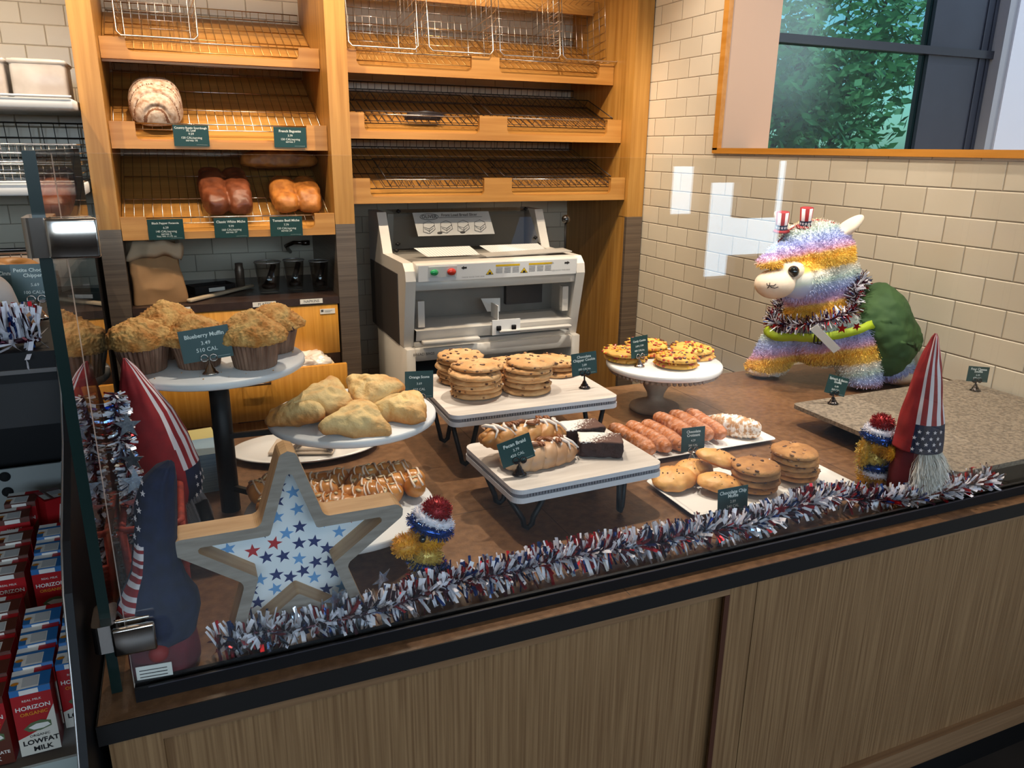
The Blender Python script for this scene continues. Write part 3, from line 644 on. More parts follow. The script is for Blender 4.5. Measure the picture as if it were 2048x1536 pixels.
text_geo(g, 'THICK SLICE THIS SIDE', .0095, -.115, -.008, -.015, 2, T=T); text_geo(g, 'THIN SLICE THIS SIDE', .0095, .27, .004, -.015, 2, T=T); text_geo(g, 'OLIVER', .014, .215, .045, -.015, 2, T=T)
g.build('printed_marks', [K, Yl, R_], lb)
# top cover
C = glass_mat('cover_plastic', (.62, .62, .60))
g = G(); a = Vector((0, -.02 + .03, .40)); 
slope0 = (.342, .356); slope1 = (.425, .522)
def on_cover(u, v, off=0):   # u in x metres, v 0..1 up the slope
    y = slope0[0] + (slope1[0] - slope0[0]) * v; z = slope0[1] + (slope1[1] - slope0[1]) * v
    nx = Vector((0, -(slope1[1] - slope0[1]), slope1[0] - slope0[0])).normalized(); return Vector((u, y, z)) + nx * off
g.add([on_cover(-.36, 0), on_cover(.36, 0), on_cover(.33, 1), on_cover(-.33, 1)], [(0, 1, 2, 3)]); g.add([on_cover(-.33, 1), on_cover(.33, 1), (.33, .58, .524), (-.33, .58, .524)], [(0, 1, 2, 3)])
g.build('clear_cover', C, sl)
g = G(); g.box(-.363, .363, .05, .59, .335, .347); g.build('deck_plate', SLG, sl)
g = G(); g.box(-.34, .34, .50, .51, .35, .51); g.build('blade_frame', SLG, sl)
g = G()
for x0, x1, k in ((-.30, -.035, 20), (.0, .295, 26)):
    g.add([(x0 + .03, .12, .362), (x1, .12, .362), (x1 - .01, .22, .388), (x0, .22, .388)], [(0, 1, 2, 3)], 0)
    for i in range(1, k): x = x0 + (x1 - x0) * i / k; g.add([(x - .0008 + .02, .119, .3628), (x + .0008 + .02, .119, .3628), (x + .0008, .219, .3888), (x - .0008, .219, .3888)], [(0, 1, 2, 3)], 1)
g.build('slicing_table', [LBL, SLG], sl)
g = G(); g.add([(-.363, .02, .352), (.363, .02, .352), (.363, .12, .357), (-.363, .12, .357)], [(0, 1, 2, 3)]); g.build('feed_shelf', mat('feed_grey', '77726c', .3), sl)
g = G(); g.add([(-.04, .03, .366), (.37, .04, .372), (.36, .11, .378), (-.06, .08, .374), (-.04, .03, .362), (.37, .04, .368)], [(0, 1, 2, 3), (4, 5, 1, 0)]); g.build('chute_flap', mat('flap_grey', 'a8a29a', .35), sl)
g = G(); V0 = on_cover(-.235, .38, .002), on_cover(.135, .38, .002), on_cover(.122, .98, .002), on_cover(-.245, .98, .002); g.add(V0, [(0, 1, 2, 3)]); gd = g.build('guide_label', mat('guide_paper', 'aaa8a4', .4), sl)
ang = math.atan2(slope1[1] - slope0[1], slope1[0] - slope0[0]); TC = Matrix.Translation(on_cover(-.055, .66, .0035)) @ Matrix.Rotation(-(PI / 2 - ang), 4, 'X')
g = G(); text_geo(g, 'OLIVER', .022, -.115, .038, -.0005, bold=.02, T=TC); text_geo(g, 'Front Load Bread Slicer', .018, .03, .044, -.0005, bold=.02, T=TC); g.box(-.07, .14, -.001, -.0005, .032, .0335, T=TC)
g.tube([TC @ Vector((-.115 + .043 * math.cos(q), -.0006, .038 + .0145 * math.sin(q))) for q in [2 * PI * i / 24 for i in range(24)]], .0012, 4, closed=True)
for i in range(4):   # small drawings of the machine on the guide
    cx = -.125 + i * .082; cz = -.014
    P = [(-.024, -.016), (.0, -.024), (.026, -.006), (.024, .018), (.004, .028), (-.02, .018), (-.024, -.016)]
    g.tube([TC @ Vector((cx + x * 1.15, -.0006, cz + z * 1.15)) for x, z in P], .0010, 4)
    for q in ([(-.022, .004), (.002, -.004), (.024, .01)], [(.002, -.004), (.0, -.024)], [(-.018, -.002), (.0, -.014), (.018, -.002)]): g.tube([TC @ Vector((cx + x * 1.15, -.0006, cz + z * 1.15)) for x, z in q], .0009, 4)
    if i in (1, 2): g.ell(TC @ Vector((cx - .028 * (2 - i) - .006, -.0006, cz - .026)), (.013, .002, .006), sub=2)
g.build('guide_print', mat('guide_ink', '3b3836', .6), gd)
for x, v in ((-.335, .18), (.335, .22), (-.345, .02), (.345, .04), (-.31, 1.0), (.31, 1.0)):
    g = G(); c_ = on_cover(x, v, .006); g.lathe([(.001, 0), (.009, 0), (.009, .008), (.001, .01)], 8, T=TR(*c_, 0, .6), fn=lambda r, z, q: (r * (1 + .25 * math.cos(4 * q)), z)); g.build('star_knob', BLACKP, sl)
g = G(); g.rod((W2 + .012, .20, .34), (W2 + .03, .24, .475), .005, 8); lv = g.build('lever', BLACKP, sl)
g = G(); g.ell((W2 + .032, .242, .49), .021, sub=3); g.build('lever_knob', EYE, lv)
# opening, chute and lower tray
g = G(); g.box(-W2 + .042, W2 - .042, .22, .24, .02, .335, 0).box(-W2 + .042, W2 - .042, .04, .24, .237, .242, 0); g.build('inner_back', mat('slicer_inner', '9c948b', .4, c2='7d766f', scale=3), sl)
g = G(); g.add([(-.36, .20, .085), (.36, .20, .085), (.36, .0, .075), (-.36, .0, .075), (-.36, .01, .03), (.36, .01, .03)], [(0, 3, 2, 1), (3, 4, 5, 2)]); g.rbox(-.34, -.09, -.03, .0, .018, .035, .002, 1).rbox(.0, .345, -.03, .0, .045, .055, .002, 1).rbox(-.362, .362, .02, .1, .0, .02, .002, 1); g.build('catch_tray', SL, sl)
g = G(); g.box(-.03, .10, -.018, -.012, .035, .10).box(-.002, .002, -.01, .07, .10, .16); g.add([(-.03, .12, .17), (.045, .08, .175), (.045, .08, .115), (-.0, .12, .11)], [(0, 1, 2, 3)]); g.build('loaf_divider', LBL, sl)
for x in (-.002, .068): g = G(); g.rbox(x - .010, x + .010, -.028, -.018, .055, .075, .002, 1); g.build('square_knob', BLACKP, sl)
for x, z in ((-.345, .085), (.32, .11)): g = G(); g.box(x, x + .028, .02, .05, z, z + .11); g.build('inner_bracket', SL, sl)
g = G(); g.box(.12, .30, .19, .225, .12, .235); g.build('motor_cover', BL, sl)
# ================================================================ pastries and stands on the counter
CT = .78
# ---- three tier pedestal
PT = mat('plate_top', 'dcdcdc', .4)
ts = thing('tiered_plate_stand', 'tall black pole stand carrying three round white plates at different heights', 'plate stand', (.037, 1.51, CT))
g = G(); g.lathe([(.001, 0), (.0185, 0), (.0185, .296), (.001, .296)], 24); g.build('pole', BLACK, ts)
def rplate(x, y, z, R, th, parent): g = G(); g.lathe([(.001, -th), (R - .004, -th), (R, -th + .003), (R, -.003), (R - .003, 0), (.001, 0)], 72, c=(x, y, z)); return g.build('plate', PT, parent)
rplate(0, 0, .312, .163, .014, ts); rplate(.250, -.02, .182, .168, .015, ts); rplate(.183, -.21, .072, .170, .014, ts)
g = G(); g.box(0, .27, -.014, -.006, .155, .165, T=TR(0, 0, 0, -.07)); g.build('arm', BLACK, ts)
g = G(); g.box(0, .22, -.005, .004, .045, .056, T=TR(0, 0, 0, -.86)); g.build('arm', BLACK, ts)
# ---- muffins
MUFT = mat('muffin_crumb', 'b8742e', .8, c2='dcb06a', scale=34, bump=.7, bscale=200, detail=6)
MUFP = mat('muffin_wrapper', '94705a', .7, c2='5e3c2a', scale=60, stretch=(1, 1, .15))
BERRY = mat('blueberry', '2c1420', .4)
def muffin_mesh(seed):
    g = G(); n = 192
    g.lathe([(.001, 0), (.034, 0), (.036, .002), (.0385, .018), (.042, .034), (.0455, .050), (.0445, .050), (.001, .046)], n, fn=lambda r, z, q: ((r + (.0016 if r > .03 else 0) * math.cos(34 * q) * (.5 + z * 14), z + (.003 * math.cos(34 * q) if z > .045 and r > .04 else 0))))
    wr = g.mesh('muffin_wrapper', MUFP); off = Vector((seed * 7.3, seed, 0))
    g = G()
    def f(p, n_):
        if p.z < 0: p.z *= .35
        k = noise.noise(p * 26 + off) * .007 + noise.noise(p * 75 + off) * .0030 + abs(noise.noise(p * 170 + off)) * .0045 + abs(noise.noise(p * 340 + off)) * .0032
        q = p + n_ * k; q.z += .014 * math.exp(-((p.x / .03) ** 2 + (p.y / .03) ** 2)); return q
    g.ell((0, 0, .052), (.055, .055, .031), sub=6, fn=f); tp = g.mesh('muffin_top', MUFT)
    g = G(); rr = random.Random(seed)
    for i in range(3): a = rr.uniform(0, 6.28); g.ell((.051 * math.cos(a), .051 * math.sin(a), .056 + rr.uniform(-.006, .006)), .0055, sub=2, disp=.001, ds=300)
    return wr, tp, g.mesh('blueberry', BERRY)
MV = [muffin_mesh(s) for s in (1, 2, 3)]
def muffin(x, y, z, rz, v, label, s=1.0):
    t = thing('blueberry_muffin', label, 'muffin', (x, y, z), (U(-.03, .03), U(-.03, .03), rz), 'blueberry muffins on the top plate'); t.scale = (s, s, s)
    for n_, me in zip(('muffin_wrapper', 'muffin_top', 'blueberries'), MV[v]): mk(n_, me, t)
    return t
muffin(-.083, 1.478, 1.092, 2.6, 0, 'blueberry muffin with dark berries at its rim, front left on the top plate')
muffin(.008, 1.475, 1.092, 2.3, 1, 'crumb-topped muffin mostly hidden behind the Blueberry Muffin card')
muffin(.103, 1.440, 1.092, 4.0, 2, 'crumb-topped muffin right of the Blueberry Muffin card, in front', 1.04)
muffin(.148, 1.540, 1.092, 5.0, 1, 'crumb-topped muffin at the right back of the top plate')
muffin(-.045, 1.572, 1.092, 1.4, 2, 'crumb-topped muffin behind the front left one, showing only its dome', 1.05)
# crumbs on the plate
g = G()
for i in range(60): a = U(0, 6.28); r = U(.02, .15); g.ell((.037 + r * math.cos(a), 1.51 + r * math.sin(a), 1.0925), U(.0006, .0018), sub=1)
tag(g.build('crumbs', MUFT), 'loose muffin crumbs scattered on the top plate', 'crumbs', kind='stuff')
# ---- scones
SCON = mat('scone_crust', 'e6c486', .65, c2='bf7a2c', scale=16, bump=1.0, bscale=90, lo=.46, hi=.74, detail=7)
def scone_mesh(seed, a_=.0385, H=.036):
    off = Vector((seed * 5.1, 0, seed)); g = G()
    def f(p, n_):
        a = math.atan2(n_.y, n_.x); k = min(1 / max(math.cos(((a + PI / 3) % (2 * PI / 3)) - PI / 3), .5), 1.70)
        s = (1 - abs(n_.z) ** 2.6) ** (1 / 2.6) / max((1 - n_.z ** 2) ** .5, 1e-3)
        q = Vector((p.x * k * s * 1.15, p.y * k * s, (n_.z if n_.z > 0 else n_.z * .3) * H * (1.1 - .25 * (k - 1))))
        return q + n_ * (noise.noise(q * 22 + off) * .006 + noise.noise(q * 70 + off) * .003 + abs(noise.noise(q * 45 + off)) * .003)
    g.ell((0, 0, .008), (a_, a_, 1.0), sub=6, fn=f); return g.mesh('scone', SCON)
def browned(m, z0, z1, col):
    """baked edge: the crust turns browner towards the base"""
    nt = m.node_tree; b = nt.nodes['Principled BSDF']; src = b.inputs['Base Color'].links[0].from_socket
    tc = N(nt, 'ShaderNodeTexCoord'); sp = N(nt, 'ShaderNodeSeparateXYZ'); nt.links.new(tc.outputs['Object'], sp.inputs[0]); mr = N(nt, 'ShaderNodeMapRange'); mr.inputs['From Min'].default_value = z0; mr.inputs['From Max'].default_value = z1; mr.inputs['To Min'].default_value = .85; mr.inputs['To Max'].default_value = 0
    nt.links.new(sp.outputs['Z'], mr.inputs['Value']); mx = N(nt, 'ShaderNodeMix', data_type='RGBA'); nt.links.new(mr.outputs[0], mx.inputs['Factor']); nt.links.new(src, mx.inputs[6]); mx.inputs[7].default_value = lin(col); nt.links.new(mx.outputs[2], b.inputs['Base Color'])
browned(SCON, .004, .026, 'b8702a')
SV = [scone_mesh(s) for s in (1, 2, 3)]
def scone(loc, rot, v, label): return mk('orange_scone', SV[v], None, loc, rot, label, 'scone', 'orange scones on the middle plate')
scone((.180, 1.450, .966), (.10, .30, 2.0), 0, 'orange scone at the left edge of the middle plate, browned tip outward')
scone((.275, 1.382, .966), (.25, .05, .25), 1, 'long orange scone lying at the front of the middle plate')
scone((.372, 1.418, .966), (.05, -.1, -.25), 2, 'orange scone at the right edge of the middle plate, point to the right')
scone((.345, 1.550, .966), (0, 0, 1.0), 0, 'orange scone at the back of the middle plate')
scone((.228, 1.462, .990), (.35, -.05, .15), 2, 'pale topmost orange scone on the left of the pile')
scone((.325, 1.475, .990), (.40, .15, -1.2), 1, 'topmost orange scone on the right of the pile, leaning with a browned corner')
# ---- cookies
COOK = mat('cookie_dough', 'dcae7a', .75, c2='c9925a', scale=30, bump=.8, bscale=110, detail=6)
COOKB = mat('cookie_brown', 'c08a50', .75, c2='9a6838', scale=30, bump=.8, bscale=110, detail=6)
CHOC = mat('chocolate', '55331f', .5)
CANDYD = mat('candy_dough', 'dcae54', .65, c2='cf9440', scale=18, bump=.35, bscale=90)
def cookie_mesh(seed, R=.06, H=.0125, chips=14, m=COOK, candy=False, flat=False):
    off = Vector((seed * 4.7, seed, 0)); rr = random.Random(seed); g = G()
    def f(r, z, q):
        r = max(r, .0005); e = noise.noise(Vector((math.cos(q) * 1.6, math.sin(q) * 1.6, seed))) * .035 + noise.noise(Vector((math.cos(q) * 5, math.sin(q) * 5, seed))) * .02
        x = r * math.cos(q); y = r * math.sin(q)
        return r * (1 + e), z + ((noise.noise(Vector((x * 60, y * 60, seed))) * .003 + noise.noise(Vector((x * 160, y * 160, seed))) * .0014) if z > .003 else 0)
    g.lathe([(.001, 0), (R * .90, 0), (R * .98, H * .2), (R, H * .45), (R * .95, H * .75), (R * .85, H * .92), (R * .7, H), (R * .6, H * 1.04), (R * .5, H * 1.0), (R * .4, H), (R * .3, H * 1.03), (R * .2, H * 1.04), (R * .1, H), (.0005, H * 1.02)], 72, fn=f)
    for i in range(chips):
        a = rr.uniform(0, 6.28); r = R * math.sqrt(rr.uniform(0, .85)); sz = rr.uniform(.0022, .0055) if not candy else rr.uniform(.0034, .0056)
        mi = 1 + (i % 5 if candy else rr.choice((0, 0, 1)))
        g.ell((r * math.cos(a), r * math.sin(a), H * 1.02), (sz * rr.uniform(.7, 1.4), sz, .0019 if not candy else .003), mi, 2, disp=sz * .35, ds=220, seed=i, R=Matrix.Rotation(a * 3, 3, 'Z'))
    for i in range(chips // 2):
        a = rr.uniform(0, 6.28); g.ell((R * .975 * math.cos(a), R * .975 * math.sin(a), H * .45), (.0035, .0035, .0022) if not candy else (.005, .005, .0035), 1 + (i % 5 if candy else i % 2), 2, seed=i, disp=.001, ds=200)
    ms = [m, CHOC, mat('milk_chunk', 'a4764c', .5)] if not candy else [m, CANDYD, mat('candy_red', '9a1f1c', .2, coat=.5), mat('candy_brown', '5a2c1c', .2, coat=.5), mat('candy_yellow', 'd8a81c', .2, coat=.5), mat('candy_orange', 'c85a18', .2, coat=.5)]
    return g.mesh('cookie', ms)
CV = [cookie_mesh(s) for s in (1, 2, 3, 4)]
CB = [cookie_mesh(s, R=.0515, m=COOKB, chips=10) for s in (5, 6, 7)]
CC = [cookie_mesh(s, R=.060, H=.014, m=CANDYD, chips=54, candy=True) for s in (8, 9, 10)]
ORD = ['bottom', 'second from the bottom', 'third from the bottom', 'fourth from the bottom', 'fifth from the bottom', 'sixth from the bottom']
def stack(name, x, y, z, n, dz, V, what, where, group, jit=.006, s=1):
    for i in range(n):
        lv = 'topmost' if i == n - 1 else ORD[i]
        o = mk(name, RND.choice(V), None, (x + U(-jit, jit), y + U(-jit, jit), z + i * dz), (U(-.04, .04), U(-.04, .04), U(0, 6.28)), f'{what}, {lv} of {where}', 'cookie', group)
        o.scale = (s, s, s)
GR = 'chocolate chipper cookies on the tall riser'
stack('chipper_cookie', .606, 1.632, .9205, 6, .0128, CV, 'chunky chocolate chip cookie', 'the front left stack', GR, .008, 1.04)
stack('chipper_cookie', .742, 1.628, .9205, 6, .0128, CV, 'chunky chocolate chip cookie', 'the front middle stack', GR, .007, 1.0)
stack('chipper_cookie', .612, 1.758, .9205, 6, .0118, CV, 'chunky chocolate chip cookie', 'the back left stack', GR, .006, .97)
stack('chipper_cookie', .872, 1.735, .9205, 3, .0135, CV, 'chunky chocolate chip cookie', 'the low stack beside the card', GR, .005, .95)
stack('chipper_cookie', .738, 1.758, .9205, 3, .0128, CV, 'chunky chocolate chip cookie', 'the mostly hidden back middle stack', GR, .005, .97)
GC = 'chocolate chip cookies on the front white plate'
stack('chocolate_chip_cookie', 1.077, 1.190, .7925, 4, .0138, CB, 'thin brown cookie', 'the stack beside the muffies', GC, .005)
stack('chocolate_chip_cookie', 1.203, 1.203, .7925, 5, .0128, CB, 'thin brown cookie', 'the rightmost stack on the plate', GC, .005)
GD = 'candy cookies on the pedestal plate'
for x, y, w_ in ((1.108, 1.790, 'at the left behind the card'), (1.205, 1.690, 'at the front of the plate'), (1.312, 1.748, 'at the right of the plate'), (1.215, 1.830, 'at the back of the plate')):
    stack('candy_cookie', x, y, .9195, 2, .017, CC, 'yellow cookie studded with red candies', 'the pair ' + w_, GD, .007)
# ---- hairpin-leg risers
RISER = mat('whitewashed_wood', 'd6cdc4', .6, c2='beb3a9', scale=5, stretch=(1, 8, 1)); RISERS = mat('riser_edge', 'd4d4d8', .45); BEAD = mat('bead_grey', '7e8088', .4, .2)
def riser(label, x0, x1, y0, y1, z, rz, legs):
    cx, cy = (x0 + x1) / 2, (y0 + y1) / 2; w_ = x1 - x0; d = y1 - y0; r = .022
    t = thing('hairpin_riser', label, 'riser', (cx, cy, CT), rz); H = z - CT
    g = G(); g.prism(rrect(-w_ / 2, w_ / 2, -d / 2, d / 2, r, 8), H - .009, H, 0, ms=1); g.build('top_board', [RISER, RISERS], t)
    g = G(); g.prism(rrect(-w_ / 2 - .001, w_ / 2 + .001, -d / 2 - .001, d / 2 + .001, r, 8), H - .027, H - .016, 0); g.build('lower_board', RISERS, t)
    g = G(); g.prism(rrect(-w_ / 2 + .004, w_ / 2 - .004, -d / 2 + .004, d / 2 - .004, r, 8), H - .016, H - .009, 0)
    pl = rrect(-w_ / 2 + .002, w_ / 2 - .002, -d / 2 + .002, d / 2 - .002, r, 8)
    for i in range(len(pl)):
        a = Vector(pl[i]); b = Vector(pl[(i + 1) % len(pl)]); L = (b - a).length; n = max(1, int(L / .0062))
        for k in range(n): p = a.lerp(b, (k + .5) / n); e = (b - a).normalized(); s = .0023; g.add([(p.x - e.x * s - e.y * s * u, p.y - e.y * s + e.x * s * u, H - .0125 + s * 1.3 * v) for u in (-1, 1) for v in (-1, 1)] + [(p.x + e.x * s - e.y * s * u, p.y + e.y * s + e.x * s * u, H - .0125 + s * 1.3 * v) for u in (-1, 1) for v in (-1, 1)], [(0, 2, 3, 1), (4, 5, 7, 6), (0, 1, 5, 4), (2, 6, 7, 3), (0, 4, 6, 2), (1, 3, 7, 5)], 1)
    g.build('bead_trim', [mat('bead_dark', '2e2e34', .5), BEAD], t)
    for lx, ly, dx, dy in legs:
        g = G(); p = []
        top = H - .026; a = Vector((lx - dx, ly - dy, top)); b = Vector((lx + dx, ly + dy, top)); c = Vector((lx, ly, .0058))
        e = Vector((dx, dy, 0)).normalized() * .011
        p = [a, c - e + Vector((0, 0, .02)), c - e * .8 + Vector((0, 0, .007)), c, c + e * .8 + Vector((0, 0, .007)), c + e + Vector((0, 0, .02)), b]
        g.tube(p, .0056, 8); g.build('leg', BLACK, t)
    return t
riser('tall whitewashed riser on black hairpin legs carrying the chocolate chipper cookies', .507, .925, 1.50, 1.83, .92, -.02, [(-.165, -.125, .032, .0), (-.168, .03, .03, 0), (.165, -.12, .028, 0), (.165, .12, .028, 0)])
riser('low whitewashed riser on black hairpin legs carrying pecan braids and brownies', .510, .842, 1.185, 1.44, .88, .04, [(-.125, -.10, .04, 0), (-.13, .02, .03, 0), (.078, -.11, .013, .01), (.085, .02, .03, 0)])
# ---- pecan braids, brownies, pecans
PAST = mat('pastry_glazed', 'd09c60', .4, c2='ad7036', scale=26, bump=.4, bscale=60, coat=.15); ICE = mat('white_icing', 'eadbd0', .35); PEC = mat('pecan', '8a5028', .5, c2='6e3c1c', scale=40, bump=.4, bscale=120)
PAST2 = mat('pastry_sugared', 'c9a17c', .45, c2='b08058', scale=20, bump=.2, bscale=60)
def pecan(g, p, r=.008, a=0, m=0):
    for s in (-1, 1): g.ell(Vector(p) + Vector((-math.sin(a), math.cos(a), 0)) * s * r * .33, (r * 1.3, r * .42, r * .5), m, 2, disp=r * .12, ds=300, R=Matrix.Rotation(a, 3, 'Z'))
def braid(label, loc, rot, L, m, seed):
    t = thing('pecan_braid', label, 'pastry', loc, rot); g = G(); n = 44; off = Vector((seed, 0, 0))
    for ph in (0, 2 * PI / 3, 4 * PI / 3):
        P = []; R_ = []
        for i in range(n + 1):
            u = i / n; x = (u - .5) * L; w_ = (1 - abs(2 * u - 1) ** 3); th = u * 2 * PI * 2.1 + ph
            P.append((x, .021 * math.sin(th) * (.35 + .65 * w_), .017 + .008 * math.cos(2 * th + .6) * w_)); R_.append((.0165 * w_ ** .5 + .003) * (1 + .12 * noise.noise(Vector((x * 60, ph, seed)))))
        g.tube(P, R_, 14)
    for i in range(len(g.V)): v = g.V[i]; g.V[i] = v + Vector((0, 0, 1)) * noise.noise(v * 120 + off) * .0018; g.V[i].z = max(g.V[i].z, .001)
    g.build('braided_dough', m, t)
    g = G(); rr = random.Random(seed)
    for i in range(9):
        x = (i / 8 - .5) * L * .8; pts = [(x + .010 * math.sin(k * 1.3 + i), (k / 5 - .5) * .055, .0445 - .016 * (abs(k - 2.5) / 2.5) ** 2) for k in range(6)]; g.tube(pts, [.0015, .003, .004, .0036, .003, .0015], 6)
    g.build('icing', ICE, t)
    g = G()
    for i in range(7): pecan(g, ((i / 6 - .5) * L * .5 + .01, rr.uniform(-.013, .013), .046), .0085, rr.uniform(0, 3))
    g.build('pecan_pieces', PEC, t); return t
braid('glazed pecan braid topped with pecans, lying on another braid behind its card', (.600, 1.340, .905), (0, .05, .06), .19, PAST, 3)
braid('paler icing-covered pecan braid at the bottom, in front on the low riser', (.612, 1.285, .8805), (0, 0, .12), .165, PAST2, 9)
BRN = mat('brownie_crumb', '3c221c', .75, c2='2c1712', scale=40, bump=.6, bscale=130)
def sugar_mat():
    m = bpy.data.materials.new('brownie_top'); m.use_nodes = True; nt = m.node_tree; b = nt.nodes['Principled BSDF']; b.inputs['Roughness'].default_value = .7
    tc = N(nt, 'ShaderNodeTexCoord'); sp = N(nt, 'ShaderNodeSeparateXYZ'); nt.links.new(tc.outputs['Object'], sp.inputs[0])
    nz = N(nt, 'ShaderNodeTexNoise', Scale=260.0, Detail=3.0); nt.links.new(tc.outputs['Object'], nz.inputs['Vector'])
    a = N(nt, 'ShaderNodeMath', operation='MULTIPLY_ADD'); nt.links.new(sp.outputs['X'], a.inputs[0]); a.inputs[1].default_value = -7.0; nt.links.new(nz.outputs['Fac'], a.inputs[2])
    c = N(nt, 'ShaderNodeMath', operation='MULTIPLY_ADD'); nt.links.new(sp.outputs['Y'], c.inputs[0]); c.inputs[1].default_value = 6.0; nt.links.new(a.outputs[0], c.inputs[2])
    r = N(nt, 'ShaderNodeValToRGB'); r.color_ramp.elements[0].position = .47; r.color_ramp.elements[1].position = .55; r.color_ramp.elements[0].color = lin('5a382c'); r.color_ramp.elements[1].color = lin('e8e2dc')
    nt.links.new(c.outputs[0], r.inputs[0]); nt.links.new(r.outputs[0], b.inputs['Base Color']); return m
BRT = sugar_mat()
def brownie(label, loc, rz, seed):
    g = G(); bm = bmesh.new(); bmesh.ops.create_cube(bm, size=1); bmesh.ops.subdivide_edges(bm, edges=bm.edges[:], cuts=14, use_grid_fill=True)
    for v in bm.verts:
        p = Vector((v.co.x * .088, v.co.y * .056, v.co.z * .033)); top = v.co.z > .49
        nn = noise.noise_vector(p * 60 + Vector((seed, 0, 0))) * (.0015 if top else .003) + noise.noise_vector(p * 170) * (.0005 if top else .0015); v.co = p + nn
    bm.verts.index_update(); ms = [1 if f.calc_center_median().z > .0140 else 0 for f in bm.faces]
    g.add([v.co.copy() for v in bm.verts], [[v.index for v in f.verts] for f in bm.faces], ms, True); bm.free()
    return tag(g.build('brownie', [BRN, BRT], loc=loc, rot=(0, 0, rz)), label, 'brownie')
brownie('brownie with a sugar-dusted top, behind the other one on the low riser', (.752, 1.372, .8985), -.08, 1)
brownie('brownie dusted with powdered sugar on one half, in front on the low riser', (.752, 1.288, .8985), -.42, 2)
for x, y, lab, a in ((.705, 1.335, 'pecan half beside the brownies, the rear one', .4), (.700, 1.300, 'pecan half beside the brownies, the front one', -.5)):
    g = G(); pecan(g, (0, 0, .005), .009, a); tag(g.build('pecan_half', PEC, loc=(x, y, .8805)), lab, 'pecan')
# ---- candy cookie pedestal
t = thing('pedestal_stand', 'round white pedestal stand with a turned stone foot carrying candy cookies', 'cake stand', (1.175, 1.735, CT))
g = G(); dx = .03; g.lathe([(.001, .122), (.157, .122), (.160, .125), (.160, .135), (.157, .138), (.001, .138)], 72, c=(dx, 0, 0)); g.build('plate', WHITE, t)
STONE = mat('grey_stone', '9a8672', .85, c2='7d6a58', scale=12, bump=.3, bscale=50)
g = G()
for i in range(64): a = 2 * PI * i / 64; g.ell((dx + .148 * math.cos(a), .148 * math.sin(a), .116), .0068, sub=1)
g.build('bead_rim', STONE, t)
g = G(); g.lathe([(.001, 0), (.066, 0), (.071, .006), (.068, .014), (.05, .022), (.028, .030), (.022, .037), (.024, .05), (.034, .068), (.040, .085), (.040, .10), (.034, .112), (.06, .122), (.001, .122)], 40, c=(dx * .3, 0, 0), fn=lambda r, z, q: (r * (1 + .015 * math.sin(q * 3 + z * 80)), z)); g.build('turned_foot', STONE, t)
# ---- rectangular white plates
def plate(label, x0, x1, y0, y1, rz=0):
    cx, cy, w_, d = (x0 + x1) / 2, (y0 + y1) / 2, x1 - x0, y1 - y0; g = G(); n = 24
    R = [rrect(-w_ / 2 + k, w_ / 2 - k, -d / 2 + k, d / 2 - k, max(.012 - k * .3, .003), 5) for k in (.02, .018, 0, .001, .018, .022)]; Z = [0, .002, .012, .0135, .006, .005]
    vs = []; m = len(R[0])
    for r_, z in zip(R, Z): vs += [(x, y, z) for x, y in r_]
    fs = [tuple(range(m))[::-1]] + [(j * m + i, j * m + (i + 1) % m, (j + 1) * m + (i + 1) % m, (j + 1) * m + i) for j in range(5) for i in range(m)] + [tuple(5 * m + i for i in range(m))]
    g.add(vs, fs, 0, True); return tag(g.build('rectangular_plate', WHITE, loc=(cx, cy, CT), rot=(0, 0, rz)), label, 'plate')
plate('white rectangular plate under the row of chocolate croissants', .925, 1.325, 1.395, 1.605)
plate('white rectangular plate under the muffies and thin brown cookies', .875, 1.30, 1.115, 1.30, -.01)
# ---- croissants
CRS = mat('croissant_crust', 'ad642e', .5, c2='c9967c', scale=75, bump=.8, bscale=110, detail=7, lo=.44, hi=.72)
CRSP = mat('croissant_powdered', 'b88a5e', .5, c2='e9dfd6', scale=70, bump=.3, bscale=110, lo=.45, hi=.55)
def croissant(label, loc, rot, L, R, m, seed, nm='chocolate_croissant'):
    t = thing(nm, label, 'croissant', loc, rot); g = G(); n = 150; prof = []
    for i in range(n + 1):
        u = i / n; x = (u - .5) * L; e = max(0, 1 - abs(2 * u - 1) ** 4) ** .5; prof.append((max(.0006, R * e ** .7 * (.91 + .13 * ((u * 12 + seed * .3) % 1.0) ** .6)), x))
    g.lathe(prof, 28, T=TR(0, 0, R * .78, 0, 0, PI / 2), fn=lambda r, z, q: (r * (1 + .06 * math.sin(q * 2 + z * 60 + seed) + .09 * noise.noise(Vector((z * 90, q * 1.5, seed)))), z))
    g.build('pastry', m, t)
    g = G(); 
    for s in (-1, 1): g.ell((L * .455, s * R * .35, R * .8), (.006, .005, .004), sub=2, disp=.001, ds=200)
    g.build('chocolate_end', CHOC, t); return t
cl = ['leftmost chocolate croissant roll, at the plate edge', 'second chocolate croissant roll from the left', 'third chocolate croissant roll from the left', 'fourth chocolate croissant roll from the left, raised on its neighbours', 'fifth chocolate croissant roll from the left, raised on its neighbours', 'sixth chocolate croissant roll, beside the sugar-dusted pastry']
for i, (x, z, a) in enumerate(((.962, .79, .10), (1.010, .79, .06), (1.054, .788, .02), (1.098, .800, .05), (1.143, .800, .0), (1.186, .797, -.06))):
    croissant(cl[i], (x, 1.500 + (.01 if i > 2 else 0), z), (0, .02, -PI / 2 + a), .172, .0205, CRS, i)
croissant('flat sugar-dusted pastry at the right end of the croissant plate', (1.252, 1.475, .787), (0, 0, -.85), .135, .028, CRSP, 9, 'powdered_pastry')
